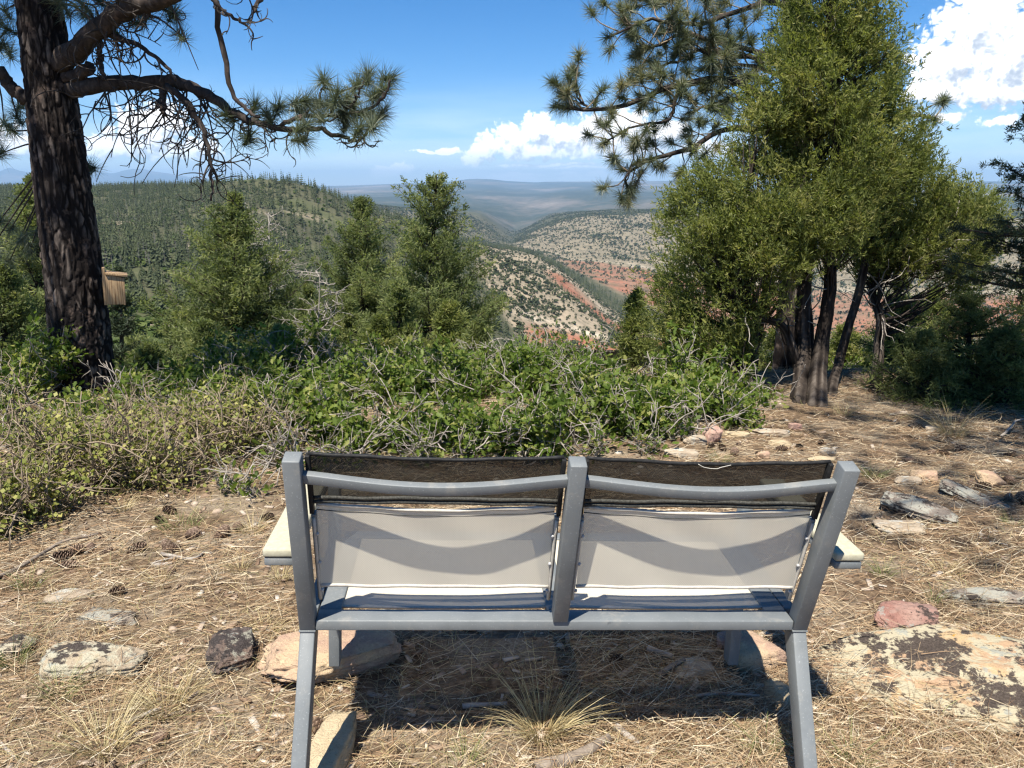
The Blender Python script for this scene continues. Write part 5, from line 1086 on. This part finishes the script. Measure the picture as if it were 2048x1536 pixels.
L1d = limb([(595, 240), (630, 215), (645, 175)], 5.0, 5.0, 6, 3, 'branch', off=gb, root=PINE)
L1e = limb([(678, 230), (710, 200), (728, 160)], 4.95, 4.9, 6, 3, 'branch', off=gb, root=PINE)
L2 = limb([(120, 125), (150, 102), (182, 73), (226, 36), (262, 14), (323, -5), (420, -40), (540, -70)], 5.35, 4.7, 46, 24, off=gb, root=PINE, n=30)
L3 = limb([(425, -40), (430, 0), (436, 48), (448, 105), (460, 170), (480, 206), (497, 222), (521, 234)], 4.9, 4.95, 13, 6, 'branch', off=gb, root=PINE)
L4 = limb([(205, 60), (218, 69), (279, 93), (323, 125), (351, 160)], 5.2, 5.0, 12, 5, 'branch', off=gb, root=PINE)
L5 = limb([(333, 172), (375, 206), (404, 254), (416, 303), (424, 355), (422, 402)], 5.15, 5.0, 14, 4, 'branch', off=gb, root=PINE)
L6 = limb([(198, 62), (202, 121), (208, 160)], 5.3, 5.2, 12, 7, 'branch', off=gb, root=PINE)
L7 = limb([(70, 200), (44, 194), (20, 172), (0, 145), (-40, 120)], 5.4, 5.3, 30, 16, off=gb, root=PINE)
L8 = limb([(130, 155), (160, 146), (181, 132)], 5.35, 5.25, 26, 20, 'broken_stub', off=gb, root=PINE, n=8)
L9 = limb([(322, 178), (326, 205), (328, 232)], 5.15, 5.1, 12, 7, 'branch', off=gb, root=PINE)
L10 = limb([(100, -160), (240, -150), (420, -140), (560, -60), (520, -5), (508, 24)], 5.3, 4.9, 30, 5, 'branch', off=gb, root=PINE)
L11 = limb([(420, -50), (436, 10), (470, 35), (492, 52)], 4.8, 4.8, 9, 4, 'branch', off=gb, root=PINE)
tw = MB(); tips = []; tdir = []
def dead_twigs(c, n, lo, hi, Lm, seed):
    r = np.random.default_rng(seed)
    for k in range(n):
        p = c[int(r.uniform(lo, hi) * (len(c) - 1))]; d = np.array([r.normal(.05, .5), r.normal(0, .35), -r.uniform(.3, 1.0)]); L = r.uniform(.35, 1.0) * Lm; m = 10
        pts = [p]; dd = norm(d); cv = r.normal(0, .40); ax2 = norm(np.array([r.normal(0, .4), 1.0, r.normal(0, .4)]))
        for q in range(m):
            if r.uniform() < .3: cv = r.normal(0, .45)
            dd = norm(np.array(Matrix.Rotation(cv, 3, Vector(ax2)) @ Vector(dd)) + [0, 0, -.10]); pts.append(pts[-1] + dd * L / m)
        pts = np.array(pts); tw.add(*tube(pts - gb, np.linspace(.0065, .0022, m + 1), 5))
        for _ in range(r.integers(2, 5)):
            q = r.integers(2, m); pp = [pts[q]]; d2 = norm(dd + r.normal(0, .9, 3)); cv = r.normal(0, .5)
            for s in range(6): d2 = norm(np.array(Matrix.Rotation(cv, 3, Vector(ax2)) @ Vector(d2)) + [0, 0, -.06]); pp.append(pp[-1] + d2 * L * .07)
            tw.add(*tube(np.array(pp) - gb, np.linspace(.004, .0018, 7), 4))
dead_twigs(L1, 30, .06, .62, .85, 81); dead_twigs(L2, 18, .3, .9, .65, 82); dead_twigs(L4, 10, .2, .9, .4, 83); dead_twigs(L5, 14, .1, .95, .45, 84); dead_twigs(L9, 6, .2, 1, .6, 85); dead_twigs(L1, 12, .6, .95, .3, 86); dead_twigs(L6, 5, .3, 1, .35, 87); dead_twigs(L11, 4, .3, 1, .25, 88); dead_twigs(L1b, 4, .3, 1, .25, 89); dead_twigs(L10, 3, .9, 1, .12, 90)
tw.build('dead_twigs', M['twig_dark'], PINE)['kind'] = 'stuff'
TP = [(650, 165), (735, 150), (779, 158), (606, 203), (634, 206), (694, 198), (662, 212), (686, 228), (763, 226), (735, 228), (719, 258), (557, 214), (537, 234), (509, 214), (497, 275), (606, 280), (610, 252), (456, 234), (674, 190), (767, 180), (707, 215), (598, 220), (748, 195), (715, 170), (690, 245), (640, 235), (745, 250)]
tp_ = np.array([P(u, v, 4.95 + rp.normal(0, .12)) for u, v in TP]); td_ = norm(np.array([.5, -.1, .55]) + rp.normal(0, .55, (len(TP), 3)))
def side_tufts(c, n, lo, hi, L, r):
    o = []; dd = []; sg = MB()
    for k in range(n):
        p = c[int(r.uniform(lo, hi) * (len(c) - 1))]; tan = c[-1] - c[0]; d = norm(norm(tan) * .5 + r.normal(0, .6, 3) + [0, 0, .15]); w_, dd_ = twig_walk(r, p, d, L * r.uniform(.5, 1.1), 5, 0, .35, .06); o.append(w_[-1]); dd.append(dd_); sg.add(*tube(w_ - gb_, np.linspace(.008, .004, 6), 5))
    return np.array(o), np.array(dd), sg
UL = [(95, 30), (130, 15), (170, 30), (200, 5), (235, 12), (270, 45), (285, 30), (330, 10), (350, 30), (300, -5), (160, 5), (225, 60), (360, 70), (345, 25), (10, 20), (15, 60), (5, 90), (-5, 40), (20, 105), (35, 235), (8, 245), (-10, 265), (25, 262), (40, 215), (5, 305), (-15, 290), (170, 340), (178, 335), (20, 460), (45, 480), (60, 500), (20, 520), (75, 470), (0, 440), (-20, 500), (240, 0), (190, 50), (110, -10), (30, 0)]
ul = np.array([P(u, v, (5.9 if v > 200 else 5.6) + rp.normal(0, .25)) for u, v in UL]); ud = norm(rp.normal(0, .7, (len(UL), 3)) + [0, 0, .3])
tsb = MB(); par = [(L1b, L1c, L1d, L1e, L1, L3)]
allb = np.concatenate([L1b, L1c, L1d, L1e, L1[24:], L3[14:]])
for q in tp_:
    b = allb[np.argmin(np.linalg.norm(allb - q, axis=1))]; tsb.add(*tube(resample([b, (b + q) / 2 + [0, 0, -.03], q], 5) - gb, np.linspace(.007, .0045, 5), 5))
hubs = [tp[5], tp[6], tp[7], L7[-1], L2[10], L2[14]]
for q in ul:
    b = min(hubs, key=lambda h: np.linalg.norm(h - q)); tsb.add(*tube(resample([b, (b + q) / 2 + [0, .08, .06], q], 7) - gb, np.linspace(.010, .004, 7), 5))
tsb.build('twigs', M['twig_dark'], PINE, True)['kind'] = 'stuff'
# crown above the picture: shades the trunk
hc = 130; ca = rp.uniform(0, 6.28, hc); ch = rp.uniform(0, 1, hc); cr = (1 - ch * .5) * 1.5 * np.sqrt(rp.uniform(.15, 1, hc)); cz = 3.1 + 2.6 * ch
cpts = np.stack([tp[8][0] - .35 + cr * np.cos(ca), YP - 1.1 + cr * np.sin(ca), cz], -1); cb = MB(); ct = []
for q in cpts:
    b = np.array([tp[8][0] - .1, YP, q[2] - .3]); cb.add(*tube(resample([b, (b + q) / 2 + [0, 0, -.1], q], 6) - gb, np.linspace(.03, .006, 6), 5)); ct.append(q + rp.normal(0, .22, (5, 3)))
cb.build('upper_branches', M['pine_bark'], PINE)['kind'] = 'stuff'
ct = np.concatenate(ct)
nd = MB()
for tt, dd_, n in ((tp_, td_, 230), (ul, ud, 160), (ct, norm(rp.normal(size=ct.shape) + [0, 0, .4]), 58)):
    V, Fq, tn = needles(tt - gb, dd_, n, .135, .0042 if n > 60 else .008, rp); nd.add(V, Fq, tn)
o = nd.build('needles', M['pine'], PINE); o['kind'] = 'stuff'

# ------------------------------------------------------------------ pine behind the juniper
YQ = 8.3
q0 = P(1592, 560, YQ); gb_ = np.array([q0[0], q0[1], float(ground_z(q0[0], q0[1])) - .1])
PIN2 = thing('pine_tree', 'grey-green pine whose boughs spread out behind the juniper', 'tree', tuple(gb_))
c = [gb_] + tr_px([(1592, 500, YQ), (1592, 300, YQ), (1592, 120, YQ), (1590, 0, YQ), (1588, -200, YQ), (1586, -700, YQ)]); V, Fs, a = bark_trunk(np.array(c) - gb_, [.16, .15, .135, .125, .12, .11, .06], 60, 220, 91, .009); mb = MB(); mb.add(V, Fs, a); mb.build('trunk', M['pine_bark'], PIN2, True)
rq = np.random.default_rng(92)
BR = [([(1575, 230), (1511, 187), (1474, 165), (1420, 160), (1356, 171), (1314, 182), (1260, 208), (1180, 219), (1127, 216)], 8.2, 7.6, 20, 5, 26), ([(1180, 219), (1160, 200), (1148, 172)], 7.7, 7.6, 5, 3, 4),
      ([(1356, 171), (1350, 205), (1335, 240), (1260, 256), (1207, 288)], 7.9, 7.7, 8, 3, 15), ([(1560, 270), (1484, 256), (1442, 262), (1383, 294), (1330, 310), (1287, 326), (1250, 355), (1262, 382)], 8.2, 7.7, 14, 4, 24),
      ([(1582, 25), (1570, 10), (1527, 5), (1447, 32), (1399, 48), (1340, 43), (1287, 43), (1215, 75)], 8.2, 7.8, 14, 4, 24), ([(1580, 115), (1506, 101), (1442, 85), (1367, 69), (1314, 91), (1280, 95)], 8.2, 8.0, 12, 4, 18),
      ([(1580, 130), (1474, 112), (1399, 101), (1356, 123), (1310, 135)], 8.2, 8.4, 10, 4, 16), ([(1582, 0), (1500, -25), (1400, -15), (1320, 0), (1262, -2)], 8.2, 8.3, 12, 4, 16), ([(1600, 60), (1615, 45), (1640, 35)], 8.2, 8.0, 10, 6, 2),
      ([(1585, 170), (1530, 140), (1470, 130), (1400, 140)], 8.2, 8.0, 9, 4, 12), ([(1580, 200), (1540, 215), (1480, 200), (1420, 210), (1380, 225)], 8.2, 7.9, 9, 4, 14), ([(1600, 260), (1700, 250), (1800, 235), (1850, 232), (1868, 240)], 8.3, 8.0, 9, 4, 4),
      ([(1585, -80), (1480, -90), (1380, -70), (1300, -60)], 8.2, 8.3, 12, 4, 12), ([(1600, -60), (1680, -60), (1740, -50)], 8.3, 8.3, 12, 4, 8), ([(1484, 165), (1440, 130), (1400, 100), (1360, 95)], 8.1, 7.9, 7, 3, 10)]
T2 = []; D2_ = []; SG = MB()
for (px, ya, yb, d0, d1, n) in BR:
    c = limb(px, ya, yb, d0, d1, 'branch', 22, 7, PIN2, gb_); o_, dd_, sg_ = side_tufts(c, int(n * 1.3), .16, 1.0, .36, rq); T2.append(o_); D2_.append(dd_); T2.append(c[-1:]); D2_.append(norm(c[-1:] - c[-3:-2]))
    SG.V += sg_.V; SG.A += sg_.A; SG.F += [f + SG.n for f in sg_.F]; SG.n += sg_.n
SG.build('twigs', M['twig_brown'], PIN2, True)['kind'] = 'stuff'
T2 = np.concatenate(T2); D2_ = np.concatenate(D2_); nd = MB(); V, Fq, tn = needles(T2 - gb_, D2_, 170, .14, .0058, rq); nd.add(V, Fq, np.clip(tn + .28, 0, 1)); o = nd.build('needles', M['pine'], PIN2); o['kind'] = 'stuff'

# ------------------------------------------------------------------ tall pine just outside the view on the right: its boughs shade the right side
g3 = np.array([2.75, 1.5, float(ground_z(2.75, 1.5)) - .1]); PIN3 = thing('pine_tree', 'tall pine beyond the right edge whose boughs shade the ground', 'tree', tuple(g3)); r3 = np.random.default_rng(95)
c = np.array([[0, 0, 0], [0, 0, 3], [.05, 0, 6], [0, .05, 11]]); V, Fs, a = bark_trunk(c, [.2, .17, .13, .03], 40, 120, 96, .012); mb = MB(); mb.add(V, Fs, a); mb.build('trunk', M['pine_bark'], PIN3, True)
n3 = 130; ca = r3.uniform(0, 6.28, n3); hh = r3.uniform(4.9, 10.0, n3); ln = (2.7 - (hh - 4.9) * .28) * r3.uniform(.5, 1, n3); e3 = np.stack([np.cos(ca) * ln, np.sin(ca) * ln, hh], -1); b3 = MB(); t3 = []
for q in e3:
    b = np.array([0, 0, q[2] - .2]); b3.add(*tube(resample([b, (b + q) / 2 + [0, 0, -.1], q], 6), np.linspace(.03, .006, 6), 5)); t3.append(b + (q - b) * r3.uniform(.4, 1.05, (8, 1)) + r3.normal(0, .22, (8, 3)))
b3.build('branches', M['pine_bark'], PIN3)['kind'] = 'stuff'; t3 = np.concatenate(t3); V, Fq, tn = needles(t3, norm(r3.normal(size=t3.shape) + [0, 0, .3]), 44, .14, .009, r3); nd = MB(); nd.add(V, Fq, tn); o = nd.build('needles', M['pine'], PIN3); o['kind'] = 'stuff'

# ------------------------------------------------------------------ birdhouse on the pine
def wood():
    m, t = new_mat('fresh_pine_board'); o = t.obj(); s = t.node('ShaderNodeSeparateXYZ', i_0=o); ds = t.noise(t.vmath('MULTIPLY', o, (6, 6, 2.2)), 1, 3, .5)
    arc = t.math('ADD', t.math('MULTIPLY', t.math('POWER', t.math('ABSOLUTE', s.outputs[0]), 1.3), 900), t.math('MULTIPLY', s.outputs[2], 16)); wv = t.math('SINE', t.math('ADD', t.math('ADD', arc, t.math('MULTIPLY', s.outputs[1], 60)), t.math('MULTIPLY', ds, 7)))
    c = t.ramp(wv, [(.35, (.36, .25, .14)), (.8, (.31, .20, .105)), (.97, (.16, .09, .045))]); finish(t, principled(t, c, .65, None, .25)); return m
M['wood'] = wood()
HB = thing('birdhouse', 'small unpainted wooden birdhouse fixed to the big pine trunk', 'birdhouse', tuple(P(232, 607, 5.26)))
def hb(name, lo, hi, parent=None, tilt=None):
    mb = MB(); V, F = box_np(lo, hi); 
    if tilt: V[4:, 2] += (V[4:, 0] - lo[0]) * tilt
    mb.add(V, F); return bevel_obj(mb.build(name, M['wood'], parent or HB), .0015)
hb('back_board', [-.079, -.055, -.004], [-.060, .095, .262]); hb('side_panel', [-.0595, -.060, 0], [.052, -.044, .222], None, -.20); hb('side_panel', [-.0595, .084, 0], [.052, .100, .222], None, -.20)
hb('front_panel', [.0525, -.060, -.004], [.068, .100, .196]); hb('floor', [-.059, -.043, .004], [.052, .083, .018])
rf = hb('roof', [-.0595, -.075, .0], [.092, .112, .016]); rf.location = (0, 0, .2255); rf.rotation_euler = (0, .13, 0); rf.location = (-.001, 0, .226 - .012)
HB.rotation_euler = (0, .05, .47); HB.scale = (.9, .9, .92)
h = MB(); h.add(*tube([[-.035, -.0605, .20], [-.035, -.063, .20]], .003, 8)); h.build('nail', M['bolt'], HB)

# ------------------------------------------------------------------ air
hm, ht = new_mat('haze_air'); pv = ht.n.new('ShaderNodeVolumePrincipled'); pv.inputs['Color'].default_value = (.44, .69, 1.0, 1); pv.inputs['Density'].default_value = 4.6e-5; pv.inputs['Anisotropy'].default_value = 0.0
ho = ht.n.new('ShaderNodeOutputMaterial'); ht.l.new(pv.outputs[0], ho.inputs['Volume'])
mb = MB(); mb.add(*box_np([-48000, -3000, float(TZ.min()) - 60], [48000, 47000, float(TZ.max()) + 80])); o = mb.build('haze', hm); tag(o, 'thin blue haze filling the valley air', 'haze', kind='stuff')
hm.cycles.homogeneous_volume = True
